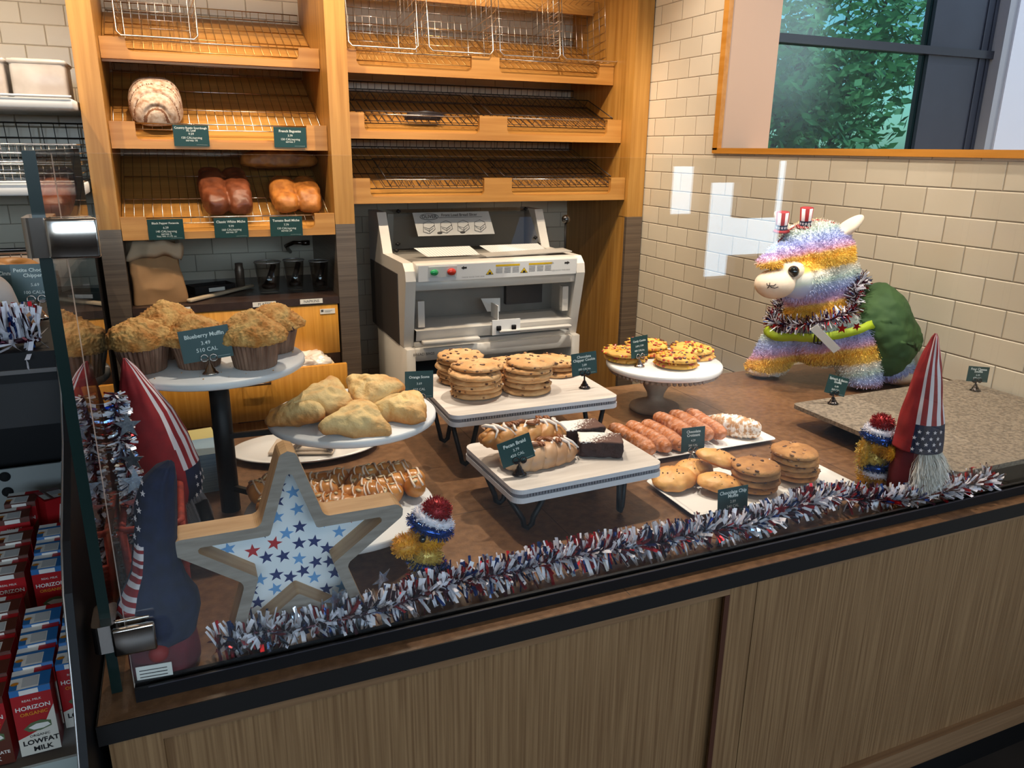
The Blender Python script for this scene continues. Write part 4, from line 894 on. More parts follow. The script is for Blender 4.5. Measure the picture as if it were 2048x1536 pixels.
# ---- muffies
MUF = mat('muffie_crust', 'dca45c', .5, c2='b87430', scale=22, bump=.3, bscale=90, lo=.42, hi=.7)
browned(MUF, .002, .018, 'b06c28')
def muffie(label, loc, rot, seed):
    t = thing('chocolate_chip_muffie', label, 'muffin top', loc, rot); g = G()
    def f(p, n_):
        if p.z < 0: p.z *= .35
        return p
    g.ell((0, 0, .008), (.052, .041, .023), sub=5, disp=.0035, ds=26, fn=f, seed=seed); g.build('cake', MUF, t); g = G(); rr = random.Random(seed)
    for i in range(9): a = rr.uniform(0, 6.28); r = rr.uniform(.1, .75); g.ell((.051 * r * math.cos(a), .040 * r * math.sin(a), .008 + .024 * math.sqrt(1 - r * r)), (.002, .0016, .0012), sub=1)
    g.build('chocolate_chips', CHOC, t)
muffie('pale muffie at the left end of the front plate, overhanging its edge', (.925, 1.262, .795), (.15, -.05, 0), 1)
muffie('muffie partly behind the Chocolate Chip Muffie card', (1.003, 1.205, .793), (.05, .15, -.5), 2)
muffie('muffie in the back, tucked under the tilted one', (.995, 1.292, .793), (0, 0, .3), 3)
muffie('tilted golden muffie resting on top of the other muffies', (1.035, 1.262, .822), (-.05, .32, -.3), 4)
# ---- almond pastries on the lowest plate
DAN = mat('danish_crust', 'de9c52', .3, c2='bd7430', scale=12, bump=.12, bscale=60, coat=.25); ALM = mat('almond_flake', 'e6cfa4', .5); ICG = mat('sugar_icing', 'eed7c2', .3)
def danish(label, loc, rot, seed, rows=3, cols=4):
    t = thing('almond_pastry', label, 'pastry', loc, rot, 'almond pastries on the lowest plate'); rr = random.Random(seed); L = []
    g = G()
    for i in range(rows):
        for j in range(cols):
            c = Vector(((j - (cols - 1) / 2) * .032 + (i % 2) * .015 + rr.uniform(-.007, .007), (i - (rows - 1) / 2) * .032 + rr.uniform(-.006, .006), .016 + rr.uniform(0, .010))); r = Vector((rr.uniform(.019, .026), rr.uniform(.018, .024), rr.uniform(.016, .021))); L.append((c, r)); g.ell(c, r, 0, 3, disp=.0015, ds=60, seed=i * 3 + j)
    g.build('bun_lobes', DAN, t); g = G()
    for c, r in L:
        for k in range(2):
            a0 = rr.uniform(-.5, .5); off = (k - .5) * r.x * .8
            pts = [c + Vector((off + .002 * math.sin(q * 3), r.y * math.sin(q) * 1.02, r.z * math.cos(q) * math.sqrt(max(.1, 1 - (off / r.x) ** 2)) * 1.06)) for q in [-1.1 + 2.2 * n / 7 for n in range(8)]]; g.tube(pts, rr.uniform(.0013, .0024), 5)
    g.build('icing_drizzle', ICG, t); g = G()
    for n_ in range(36):
        c, r = rr.choice(L); a = rr.uniform(0, 6.28); q = rr.uniform(0, .9); d = Vector((math.sin(q) * math.cos(a), math.sin(q) * math.sin(a), math.cos(q))); p = c + Vector((d.x * r.x, d.y * r.y, d.z * r.z)) * 1.06
        R_ = d.to_track_quat('Z', 'Y').to_matrix() @ Matrix.Rotation(rr.uniform(0, 3), 3, 'Z'); g.ell(p, (.0065, .0038, .0006), 0, 1, R=R_)
    g.build('almond_flakes', ALM, t)
danish('iced almond pastry at the left of the lowest plate, beside the star', (.115, 1.345, .8525), (0, 0, .3), 1, 4, 3)
danish('iced almond pastry in the middle of the lowest plate', (.215, 1.305, .8525), (0, 0, -.1), 2, 5, 4)
danish('iced almond pastry with many sliced almonds at the right of the lowest plate', (.310, 1.320, .8525), (0, 0, .15), 3, 4, 3)
# ---- oval platter with napkin and tongs
g = G()
def pf(r, z, q):
    ex = 1.0; return r * (1 + .0 * q), z
g.lathe([(.001, .0), (.70, .0), (.78, .004), (1.0, .016), (.985, .019), (.76, .009), (.001, .006)], 64, T=Matrix.Diagonal((.172, .105, 1, 1))); tag(g.build('oval_platter', WHITE, loc=(.225, 1.765, CT), rot=(0, 0, -.12)), 'oval white platter holding a folded napkin, behind the plate stand', 'platter')
g = G(); g.rbox(-.075, .075, -.045, .045, 0, .006, .002).rbox(-.05, .075, -.04, .04, .006, .014, .003); tag(g.build('folded_napkin', mat('napkin', 'cdb9a4', .85), loc=(.22, 1.765, CT + .012), rot=(0, 0, -.35)), 'folded beige paper napkin lying on the oval platter', 'napkin')
t = thing('serving_tongs', 'dark grey serving tongs resting open across the oval platter', 'tongs', (.240, 1.790, CT + .032))
for ex, ey in ((-.095, -.150), (.030, -.100)):
    g = G(); g.tube([(0, 0, 0), (ex * .5, ey * .5, .004), (ex * .85, ey * .85, -.002), (ex, ey, -.008)], [.004, .005, .007, .005], 8); g.build('tong_arm', mat('tong_grey', '5a524e', .35, .5), t)
g = G(); g.lathe([(.001, -.006), (.009, -.006), (.009, .006), (.001, .006)], 14); g.build('tong_hinge', BLACKP, t)
# ---- stack of papers
t = thing('paper_stack', 'stack of blue-white paper sheets behind the black pole', 'paper stack', (.005, 1.66, CT), .05)
g = G(); g.box(-.032, .032, -.05, .05, 0, .085); g.build('blue_stack', mat('paper_blue', '9fb6c4', .8, c2='7d98ac', scale=20, stretch=(.2, .2, 30)), t)
t = thing('note_pad', 'pale yellow-green note pad lying behind the paper stack', 'note pad', (-.015, 1.84, CT), .1)
g = G(); g.rbox(-.05, .04, -.04, .04, 0, .05, .002); g.build('pad', mat('pad_yellow', 'c9bc7c', .8, c2='bfb070', scale=20, stretch=(.2, .2, 30)), t)
# ---- large granite slab on a black base
t = thing('granite_slab_display', 'wide speckled grey slab on a black tapered base at the right end of the counter', 'display slab', (1.458, 1.005, CT))
GRAN = mat('granite', '887a69', .6, c2='62574b', scale=130, bump=.2, bscale=300, detail=3, lo=.4, hi=.62)
g = G(); g.prism(rrect(0, .645, 0, .495, .018, 6), .047, .058); g.build('slab_top', GRAN, t)
g = G(); g.add([(.10, .006, 0), (.64, .006, 0), (.64, .44, 0), (.10, .44, 0), (.025, .003, .047), (.64, .003, .047), (.64, .475, .047), (.025, .475, .047)], [(3, 2, 1, 0), (4, 5, 6, 7), (0, 1, 5, 4), (1, 2, 6, 5), (2, 3, 7, 6), (3, 0, 4, 7)]); g.build('tapered_base', BLACKP, t)
# ---- price cards on the counter
CL = lambda a, b, c, w1=.16, b1=.016: [(a, w1, .28, b1), (b, .10, .04, .004), (c, .105, -.17, .004)]
def pc(lab, lines, w_, h_, loc, rz, hold, tilt=0, hz=.018, rule=False): return card('price_card', lab, lines, w_, h_, loc, (math.radians(-6), 0, rz), holder=hold, tilt=tilt, hz=hz, rule=rule, group=None)
pc('dark green Blueberry Muffin price card in a bright clip stand', CL('Blueberry Muffin', '3.49', '510 CAL', .105), .083, .057, (.024, 1.408, 1.092), -.03, 'chrome', -.1, .026)
pc('green Orange Scone price card in a bright clip stand', CL('Orange Scone', '3.69', '550 CAL', .112), .065, .062, (.455, 1.585, .9205), -.02, 'chrome', .05, .022)
pc('green Chocolate Chipper Cookie price card in a dark clip stand', [('Chocolate', .12, .32, .014), ('Chipper Cookie', .12, .17, .014), ('2.89', .10, -.06, .004), ('390 CAL/ea.', .09, -.24, .004)], .068, .055, (.875, 1.585, .92), -.02, 'black', -.05, .034)
pc('green Pecan Braid price card, tilted, in a dark clip stand', CL('Pecan Braid', '3.79', '450 CAL', .13), .068, .050, (.553, 1.245, .88), -.05, 'black', -.25, .026)
pc('green Candy Cookie price card standing on the pedestal plate', CL('Candy Cookie', '2.89 | 7.99', '480 CAL/ea.', .115), .058, .058, (1.112, 1.712, .918), .12, 'chrome', -.04, .026)
pc('blue-green Chocolate Croissant price card in front of the croissant plate', [('Chocolate', .13, .32, .014), ('Croissant', .13, .17, .014), ('4.29', .10, -.05, .004), ('380 CAL', .1, -.25, .004)], .064, .058, (1.055, 1.375, CT), -.02, 'chrome', .03, .026)
pc('green Chocolate Chip Muffie price card in front of the front plate', [('Chocolate Chip', .125, .32, .014), ('Muffie', .125, .17, .014), ('2.89', .10, -.06, .004), ('340 CAL', .1, -.25, .004)], .072, .052, (.957, 1.105, CT), -.02, 'black', .0, .012)
pc('green Spinach and Bacon Souffle price card at the left corner of the slab', [('Spinach & Bacon', .12, .32, .014), ('Soufflé', .12, .17, .014), ('6.49', .10, -.06, .004), ('560 CAL', .1, -.25, .004)], .066, .050, (1.560, 1.455, .838), -.12, 'black', .28, .026)
pc('green Four Cheese Souffle price card at the back corner of the slab', [('Four Cheese', .13, .32, .014), ('Soufflé', .13, .17, .014), ('6.49', .10, -.06, .004), ('470 CAL', .1, -.25, .004)], .062, .044, (2.035, 1.40, .838), -.35, 'black', .07, .026)
# ================================================================ tinsel
def sliver(g, p, d, L, w_, m, bend=.25):
    d = d.normalized(); s = d.cross(Vector((RND.gauss(0, 1), RND.gauss(0, 1), RND.gauss(0, 1)))); 
    if s.length < 1e-4: s = d.orthogonal()
    s = s.normalized() * w_ / 2; n = s.cross(d).normalized() * L * U(-bend, bend) * .6
    a = p; b = p + d * L * .5 + n * .5; c = p + d * L
    g.add([a - s, a + s, b + s, b - s, c + s, c - s], [(0, 1, 2, 3), (3, 2, 4, 5)], m)
TM = [TINW, TINS, TINR, TINB, TIND]
def tinsel(name, pts, N_, L, w_, wt, label=None, cat=None, parent=None, flat=0, core=.004):
    pts = [Vector(p) for p in pts]; seg = [(pts[i], pts[i + 1]) for i in range(len(pts) - 1)]; tot = sum((b - a).length for a, b in seg); g = G()
    g.tube(pts, core, 6, 4)
    for a, b in seg:
        n = int(N_ * (b - a).length / tot); t = (b - a).normalized()
        for i in range(n):
            p = a.lerp(b, RND.random()); q = Vector((RND.gauss(0, 1), RND.gauss(0, 1), RND.gauss(0, 1) + flat)); q -= t * q.dot(t) * .75
            m = RND.choices(range(5), wt)[0]; sliver(g, p + q.normalized() * .002, q, L * U(.6, 1.1), w_ * U(.5, 1.2), m)
    return tag(g.build(name, TM, parent), label, cat)
def star3(R, th, m, parent, loc, rot, name='star_pick'):
    g = G(); g.prism(star_poly(R), -th / 2, th / 2); return g.build(name, m, parent, loc, rot)
gar = thing('tinsel_garland', 'red, white and blue tinsel garland lying along the inside of the front glass', 'garland', (0, 0, 0))
tinsel('tinsel_strands', [(-.012, 1.006, .806), (.04, 1.010, .815), (.10, 1.006, .808), (.17, 1.002, .812), (.258, 1.018, .806), (.34, 1.030, .815), (.43, 1.038, .806), (.55, 1.032, .816), (.72, 1.036, .806), (.84, 1.022, .816), (.94, 1.026, .806), (1.06, 1.045, .815), (1.17, 1.06, .81), (1.24, 1.035, .80), (1.32, 1.0, .80), (1.42, .999, .804), (1.50, .995, .81), (1.56, .995, .812)], 3700, .034, .0060, [42, 15, 17, 8, 18], parent=gar, flat=.45)
SILV = mat('silver_glitter', 'd4d8e0', .2, .9, c2='9aa4b8', scale=300)
for x, y, z, r, m in ((.155, 1.006, .845, .020, SILV), (.225, 1.01, .86, .019, SILV), (.70, 1.03, .84, .014, SILV), (1.08, 1.04, .835, .017, TINR), (1.17, 1.05, .83, .017, TINR), (1.45, .995, .83, .015, SILV), (1.0, 1.02, .83, .014, TINR)):
    star3(r, .001, m, gar, (x, y, z), (PI / 2 + U(-.4, .4), U(-.4, .4), U(-.5, .5)))
# ================================================================ wooden star box
def round_poly(pts, r, n=6):
    o = []; k = len(pts)
    for i in range(k):
        p = Vector(pts[i]); a = (Vector(pts[i - 1]) - p).normalized(); b = (Vector(pts[(i + 1) % k]) - p).normalized(); ang = a.angle(b); ri = r[i % 2] if isinstance(r, (tuple, list)) else r
        t = ri / math.tan(ang / 2); c = p + (a + b).normalized() * ri / math.sin(ang / 2); s0 = p + a * t; s1 = p + b * t
        for j in range(n + 1):
            q = (s0 - c).lerp(s1 - c, j / n).normalized() * ri + c; o.append((q.x, q.y))
    return o
SR = .196
sb = thing('wooden_star_box', 'open wooden star-shaped box printed inside with red and blue stars, behind the garland', 'star decoration', (.104, 1.018, .914))
WDF = mat('star_wood_shaded', 'a3968a', .6, c2='8c7f74', scale=6, stretch=(3, 3, 22), detail=6); WDS = mat('star_wood_side', 'c9a274', .5, c2='b68c5c', scale=5, stretch=(2, 20, 2))  # front wood greyed, its shade put into the colour; sides stay warm
outer = round_poly(star_poly(SR, SR * .382), (.013, .012)); inner = round_poly(star_poly(SR - .052, (SR - .052) * .382), (.005, .005)); n = len(outer)
assert len(outer) == len(inner)
D_ = .046; g = G()
vs = [(x, 0, z) for x, z in outer] + [(x, 0, z) for x, z in inner] + [(x, D_, z) for x, z in outer] + [(x, D_, z) for x, z in inner]; fs = []; ms = []
for i in range(n):
    j = (i + 1) % n
    fs += [(i, j, n + j, n + i), (2 * n + i, 3 * n + i, 3 * n + j, 2 * n + j), (i, 2 * n + i, 2 * n + j, j), (n + i, n + j, 3 * n + j, 3 * n + i)]; ms += [0, 0, 1, 1]
g.add(vs, fs, ms); g.build('frame', [WDF, WDS], sb)
g = G(); g.prism(inner, D_ - .006, D_ - .003, T=Matrix(((1, 0, 0, 0), (0, 0, 1, 0), (0, 1, 0, 0), (0, 0, 0, 1)))); g.build('back_panel', mat('print_paper', 'eef2f6', .6), sb)
def inside(p, poly):
    c = False; k = len(poly)
    for i in range(k):
        a, b = poly[i], poly[i - 1]
        if (a[1] > p[1]) != (b[1] > p[1]) and p[0] < (b[0] - a[0]) * (p[1] - a[1]) / (b[1] - a[1]) + a[0]: c = not c
    return c
small = [(x * .93, z * .93) for x, z in inner]; g = G(); rr = random.Random(5); pts = []
for k in range(4000):
    p = (rr.uniform(-.15, .15), rr.uniform(-.13, .15))
    if inside(p, small) and all((p[0] - q[0]) ** 2 + (p[1] - q[1]) ** 2 >.0200 ** 2 for q in pts): pts.append(p)
for i, p in enumerate(pts):
    m = (0, 1, 0, 1, 2, 0, 1, 0, 0, 1, 0)[i % 11]; r = .0112 if m != 2 else .0118
    g.add([(p[0] + x, D_ - .0066, p[1] + z) for x, z in star_poly(r, a0=PI / 2 + rr.uniform(-.3, .3))], [tuple(range(10))], m)
g.build('printed_stars', [mat('print_navy', '23306a', .6), mat('print_sky', '6ea3d8', .6), mat('print_red', 'b8262c', .6)], sb)
# ================================================================ gnomes
def gnome(name, label, loc, body, hat, zone, mats, stars=(), nose=None, body_m=MAROON, sticker=None, n=160):
    """body/hat: (z, r[, cx, cy]) profiles; zone(angle, z) -> material index on the hat; stars: (angle, z) on the hat"""
    t = thing(name, label, 'gnome', loc)
    def ring(P): return [(p[0], p[1], p[2] if len(p) > 2 else 0, p[3] if len(p) > 3 else 0) for p in P]
    def dens(P, k=6):
        P = ring(P); o = []
        for i in range(len(P) - 1):
            for j in range(k): u = j / k; o.append(tuple(P[i][q] * (1 - u) + P[i + 1][q] * u for q in range(4)))
        return o + [P[-1]]
    def surf(P, nm, ms, zf, par, bump=.0015):
        g = G(); vs = []; fs = []; mi = []
        for z, r, cx, cy in P:
            for j in range(n):
                a = 2 * PI * j / n; rr_ = r + bump * noise.noise(Vector((math.cos(a) * 2, math.sin(a) * 2, z * 25))) * 2; vs.append((cx + rr_ * math.cos(a), cy + rr_ * math.sin(a), z))
        for i in range(len(P) - 1):
            for j in range(n):
                fs.append((i * n + j, i * n + (j + 1) % n, (i + 1) * n + (j + 1) % n, (i + 1) * n + j)); mi.append(zf((2 * PI * (j + .5) / n), (P[i][0] + P[i + 1][0]) / 2))
        fs.append(list(range(n))[::-1]); mi.append(mi[0]); fs.append([(len(P) - 1) * n + j for j in range(n)]); mi.append(mi[-2]); g.add(vs, fs, mi, True); return g.build(nm, ms, par)
    surf(dens(body), 'body', [body_m], lambda a, z: 0, t); HP = dens(hat, 8); h = surf(HP, 'hat', mats, zone, t)
    if stars:
        g = G()
        for a, z in stars:
            i = min(range(len(HP)), key=lambda k: abs(HP[k][0] - z)); zz, r, cx, cy = HP[i]
            nx = Vector((math.cos(a), math.sin(a), .15)); R_ = nx.to_track_quat('Z', 'Y').to_matrix().to_4x4(); T = Matrix.Translation((cx + (r + .0018) * math.cos(a), cy + (r + .0018) * math.sin(a), zz)) @ R_
            g.prism(star_poly(.0045), 0, .0004, T=T)
        g.build('printed_stars', WHITEF, h)
    if nose: g = G(); g.ell(nose[:3], nose[3], sub=3); g.build('nose', mat('nose_felt', '8a2a26', .7), t)
    if sticker: g = G(); T = TR(*sticker[:3], sticker[3]); g.box(-.022, .022, -.0006, 0, -.011, .011, 0, T=T); [g.box(-.018, .016, -.001, -.0006, k, k + .0012, 1, T=T) for k in (-.006, -.001, .004)]; g.build('paper_tag', [PAPER, mat('ink', '4a4644', .7)], t)
    return t
def ad(a, b): return abs((a - b + PI) % (2 * PI) - PI)
def zb(a, z):
    if ad(a, PI + .62) < .40: return (2 if int(z / .0065) % 2 else 1) if z < .20 else 0
    return 0
gnome('patriotic_gnome', 'gnome in a tall navy hat with flag-patterned side, beside the lower clamp', (-.080, 1.028, CT), [(0, .040), (.01, .045), (.05, .045), (.085, .040)],
      [(.060, .047), (.085, .052), (.11, .050), (.135, .040), (.16, .030, .004), (.20, .0265, .008), (.25, .025, .014), (.285, .021, .022), (.300, .012, .030), (.306, .002, .036)], zb, [NAVY, WHITEF, REDF],
      stars=[(PI + .62 + .14 * (-1) ** i, .20 + i * .012) for i in range(8)], nose=(-.004, -.046, .055, .013), sticker=(-.012, -.0468, .028, -.1))
def zr(a, z):
    d = (a - (-.35) + PI) % (2 * PI) - PI
    if abs(d) < .62 + (z - .17) * .8 and z > .17: return 1 if int((d + 2) / .19) % 2 else 0
    if abs(d) < .6: return 2
    return 0
rg = gnome('patriotic_gnome', 'gnome in a pointed red hat with one striped side, behind the red basket', (-.068, 1.375, CT), [(0, .050), (.02, .054), (.10, .048)],
      [(.09, .048), (.13, .060, .0), (.17, .060, -.002), (.22, .052, -.008), (.27, .040, -.016), (.31, .026, -.026), (.345, .012, -.034), (.362, .002, -.038)], zr, [REDF, WHITEF, NAVY], stars=[(-.35 + .25 * (i % 3 - 1), .115 + .018 * (i // 3)) for i in range(9)], body_m=BLACKP)
g = G(); 
for i in range(900): a = U(-1.1, .1); z = U(.05, .12); sliver(g, Vector((.052 * math.cos(a), .052 * math.sin(a), z)), Vector((math.cos(a) * .35, math.sin(a) * .35, -1)), U(.03, .06), .0007, 0, .4)
g.build('grey_beard', mat('grey_fur', '8c8a90', .9), rg)
g = G(); g.tube([(.052, -.03, .10), (.062, -.042, .055), (.066, -.048, .03)], [.012, .011, .010], 10, 0).tube([(.066, -.048, .032), (.068, -.05, .012), (.068, -.052, .002)], [.011, .013, .008], 10, 1); g.build('arm', [BLACKP, REDF], rg)
ca = math.atan2(-1.04, -1.37)   # the side turned to the room
def zf(a, z):
    if ad(a, ca - .95) < .75: return 0
    if z < .175: return 2
    return 1 if int((a + 20) / .27) % 2 else 0
fgn = gnome('patriotic_gnome', 'white-bearded gnome in a tall striped flag hat, at the right end of the garland', (1.372, 1.046, CT), [(0, .036), (.02, .044), (.06, .044), (.12, .038)],
      [(.115, .047), (.14, .046), (.175, .042), (.22, .035, -.002), (.27, .026, -.004), (.32, .015, -.004), (.35, .006, -.003), (.358, .001, -.003)], zf, [REDF, WHITEF, NAVY], stars=[(ca - .15 + .33 * k + (.16 if r_ % 2 else 0), .123 + r_ * .0125) for k in range(4) for r_ in range(4)])
g = G(); 
for i in range(3000): a = ca + U(.15, 1.6); z = U(.07, .122); sliver(g, Vector((.040 * math.cos(a), .040 * math.sin(a), z)), Vector((math.cos(a) * .45 + U(-.3, .3), math.sin(a) * .45 + U(-.3, .3), -1)), U(.03, .055), .0008, 0, .5)
g.build('white_beard', mat('white_fur', 'eae4dc', .9), fgn)
# ================================================================ red rope basket and its silver tinsel
ROPE = mat('red_rope', 'a8361f', .75, c2='7e2216', scale=60, bump=.3, bscale=160)
bk = thing('rope_basket', 'square basket woven of red-orange rope, left end of the counter by the side glass', 'basket', (-.084, 1.235, CT))
w_, d_, h_ = .040, .075, .155; g = G(); 
pr = rrect(-w_, w_, -d_, d_, .008, 3)
for i in range(14): z = .012 + i * .0068; s = .92 + .08 * i / 14; g.tube([(x * s + .001 * math.sin(k * 2.1 + i * PI), y * s + .0012 * math.cos(k * 1.7 + i * PI), z) for k, (x, y) in enumerate(pr)], .0038, 5, closed=True)
g.build('woven_sides', ROPE, bk)
g = G(); g.tube([(x * 1.02, y * 1.02, h_) for x, y in pr], .0055, 6, closed=True); g.build('rim', ROPE, bk)
for x, y in ((w_, -d_), (-w_, -d_), (w_, d_), (-w_, d_)): g = G(); g.rod((x * .95, y * .95, .003), (x, y, h_), .0055, 6); g.build('corner_rib', ROPE, bk)
g = G(); g.box(-w_ * .9, w_ * .9, -d_ * .9, d_ * .9, .002, .010); g.build('base', ROPE, bk)
tb = thing('silver_tinsel_picks', 'tall silver and red tinsel sprays with stars standing in the red rope basket', 'tinsel sprays', (-.113, 1.225, CT + .012))
tinsel('tinsel_spray', [(0, 0, 0), (0, 0, .1), (.002, .005, .2), (-.002, .0, .30), (0, 0, .335)], 1000, .019, .0048, [34, 48, 7, 2, 9], parent=tb)
for z, r in ((.20, .022), (.235, .018), (.165, .024), (.29, .02)): star3(r, .001, SILV, tb, (.012, -.022, z), (PI / 2 + U(-.3, .3), 0, U(-.4, .4)))
# ================================================================ tinsel dogs
def fuzz(g, c, r, N_, L, w_, m, R=None):
    for i in range(N_):
        d = Vector((RND.gauss(0, 1), RND.gauss(0, 1), RND.gauss(0, 1))).normalized(); p = Vector((d.x * r[0], d.y * r[1], d.z * r[2])); nn = Vector((d.x / r[0], d.y / r[1], d.z / r[2])).normalized()
        if R: p = R @ p; nn = R @ nn
        sliver(g, Vector(c) + p * .93, nn + Vector((RND.gauss(0, .45), RND.gauss(0, .45), RND.gauss(0, .45))), L * U(.5, 1.1), w_, m)
def ringfuzz(g, c, R0, r, N_, m, tilt):
    T = Matrix.Rotation(tilt, 3, 'Y'); g.tube([Vector(c) + T @ Vector((R0 * math.cos(a), R0 * math.sin(a), 0)) for a in [2 * PI * i / 24 for i in range(24)]], r * .8, 8, m, closed=True)
    for i in range(N_):
        a = U(0, 2 * PI); b = U(0, 2 * PI); d = Vector((math.cos(a) * math.cos(b), math.sin(a) * math.cos(b), math.sin(b))); p = Vector((R0 * math.cos(a), R0 * math.sin(a), 0)) + d * r * .7
        sliver(g, Vector(c) + T @ p, T @ d + Vector((RND.gauss(0, .4), RND.gauss(0, .4), RND.gauss(0, .4))), U(.003, .0065), .0009, m)
DM = [GOLD, GOLDL, TINB, mat('tinsel_soft_white', 'e4e2ee', .6), mat('tinsel_deep_red', '9c1018', .4, .4)]
def dog(label, loc, rz, s, tilt, face, ear):
    t = thing('tinsel_dog', label, 'dog figurine', loc, rz); t.scale = (s, s, s)
    g = G(); g.ell((0, 0, .022), (.024, .020, .024), 1, 3); fuzz(g, (0, 0, .022), (.024, .020, .024), 900, .009, .001, 4 if not ear else 1)
    g.ell((-.004, -.002, .05), (.019, .018, .022), 1, 3); fuzz(g, (-.004, -.002, .05), (.019, .018, .022), 900, .009, .001, 1)
    for x in (-.012, .012): g.ell((x, -.014, .014), (.008, .008, .016), 0, 2); fuzz(g, (x, -.014, .014), (.008, .008, .016), 260, .007, .001, 0)
    g.build('tinsel_body', DM, t)
    g = G(); g.ell((0, 0, .078), (.022, .020, .020), 0, 3); fuzz(g, (0, 0, .078), (.022, .020, .020), 900, .008, .001, 0)
    sn = Vector(face).normalized() * .030; g.ell((sn.x, sn.y, .074), (.019, .014, .013), 0, 3, R=Matrix.Rotation(math.atan2(sn.y, sn.x), 3, 'Z')); fuzz(g, (sn.x, sn.y, .074), (.017, .015, .013), 700, .007, .001, 0)
    if ear:
        for y in (-.016,): g.ell((-.020, y, .062), (.009, .009, .026), 0, 3); fuzz(g, (-.020, y, .062), (.009, .009, .026), 600, .008, .001, 1)
    hd = g.build('tinsel_head', DM, t)
    ex = Vector((face[0] * .012, -.019, .086)); g = G(); g.ell(ex, .0048, sub=3); g.build('eye', EYE, hd)
    if ear: g = G(); g.ell((sn.x * 1.55, sn.y * 1.55, .076), .0055, sub=3); g.build('nose', EYE, hd)
    ht = Matrix.Rotation(tilt, 3, 'Y'); g = G(); hc = Vector((0, 0, .082))
    for R0, zz, m, k in ((.024, .012, 2, 1000), (.020, .022, 3, 800)): ringfuzz(g, hc + ht @ Vector((0, 0, zz)), R0, .0075, k, m, tilt)
    c = hc + ht @ Vector((0, 0, .034)); g.ell(c, .016, 4, 3); fuzz(g, c, (.016, .016, .014), 1100, .0075, .001, 4); g.build('tinsel_hat', DM, t)
    g = G(); ringfuzz(g, (0, 0, .040), .021, .007, 900, 2, .35 if not ear else 0); ringfuzz(g, (.004, 0, .028), .022, .006, 700, 3, .35 if not ear else 0); g.build('tinsel_scarf', DM, t)
    return t
dog('small gold tinsel dog in profile with a red-topped hat, right of the wooden star', (.318, 1.082, CT), 0, 1.24, .40, (-1, -.25), False)
dog('small gold tinsel dog with a blue scarf, half hidden behind the flag-hat gnome', (1.345, 1.118, CT), -.9, 1.25, .05, (1, -.7), True)
# ================================================================ llama plush
def stripe_mat():
    m = bpy.data.materials.new('rainbow_plush'); m.use_nodes = True; nt = m.node_tree; b = nt.nodes['Principled BSDF']; b.inputs['Roughness'].default_value = .9; b.inputs['Sheen Weight'].default_value = .3
    tc = N(nt, 'ShaderNodeTexCoord'); sp = N(nt, 'ShaderNodeSeparateXYZ'); nt.links.new(tc.outputs['Object'], sp.inputs[0]); nz = N(nt, 'ShaderNodeTexNoise', Scale=45.0, Detail=3.0); nt.links.new(tc.outputs['Object'], nz.inputs['Vector'])
    def ma(op, a, b_, c=None):
        k = N(nt, 'ShaderNodeMath', operation=op)
        for i, v in enumerate((a, b_, c)):
            if v is None: continue
            if isinstance(v, (int, float)): k.inputs[i].default_value = v
            else: nt.links.new(v, k.inputs[i])
        return k.outputs[0]
    v = ma('MULTIPLY_ADD', sp.outputs['X'], -.12, sp.outputs['Z']); v = ma('MULTIPLY_ADD', sp.outputs['Y'], .25, v); v = ma('MULTIPLY_ADD', nz.outputs['Fac'], .014, v); v = ma('MULTIPLY', ma('ADD', v, STRIPE_OFF), 1 / .158); v = ma('FRACT', v, 0)
    r = N(nt, 'ShaderNodeValToRGB'); e = r.color_ramp.elements; cols = [(0, 'f6ca50'), (.10, 'f6be3c'), (.18, 'f6ca64'), (.24, 'eab4c4'), (.32, 'd2b8e0'), (.45, 'b4bce8'), (.56, 'bcc8e4'), (.66, 'd4e2d8'), (.76, 'eeece2'), (.84, 'f6ecda'), (.90, 'f6ca5c')]
    e[0].position = 0; e[0].color = lin(cols[0][1]); e[1].position = 1; e[1].color = lin(cols[0][1])
    for p_, c_ in cols[1:]: q = e.new(p_); q.color = lin(c_)
    nt.links.new(v, r.inputs[0]); nt.links.new(r.outputs[0], b.inputs['Base Color']); return m
STRIPE_OFF = .02
STR = stripe_mat(); CREAM = mat('plush_cream', 'ead6c0', .85, c2='e2cab2', scale=30, bump=.1)
lp = thing('plush_llama', 'large rainbow-striped llama plush toy standing on the counter against the tiled wall', 'plush toy', (0, 0, 0))
g = G(); E_ = lambda c, r, **k: g.ell(c, r, sub=4, **k)
E_((1.800, 1.835, 1.180), (.112, .112, .098)); E_((1.735, 1.805, 1.115), (.095, .085, .070)); E_((1.83, 1.83, 1.115), (.108, .108, .090)); E_((1.825, 1.82, 1.04), (.098, .095, .085)); E_((1.600, 1.800, 1.168), (.036, .034, .020)); E_((1.665, 1.815, 1.185), (.05, .045, .032))
E_((1.845, 1.80, .950), (.128, .128, .115)); E_((1.84, 1.80, .92), (.095, .10, .065))
g.tube([(1.775, 1.845, .93), (1.735, 1.875, .87), (1.708, 1.892, .80)], [.075, .060, .050], 16); g.tube([(1.87, 1.73, .96), (1.895, 1.695, .88), (1.900, 1.682, .795)], [.080, .066, .056], 16)
E_((1.704, 1.894, .812), (.054, .052, .032)); E_((1.900, 1.680, .81), (.060, .058, .03)); E_((1.99, 1.735, .92), (.10, .115, .115)); E_((2.02, 1.70, .84), (.07, .08, .058)); E_((1.86, 1.86, 1.11), (.06, .06, .09))
me = remeshed(g.mesh('t', STR), .006, 8); gg = G(); gg.V = [v.co.copy() for v in me.vertices]; gg.F = [list(p_.vertices) for p_ in me.polygons]; gg.M = [0] * len(gg.F); gg.S = [True] * len(gg.F)
zmin = min(v.z for v in gg.V); bvh = BVHTree.FromPolygons([tuple(v) for v in gg.V], gg.F)
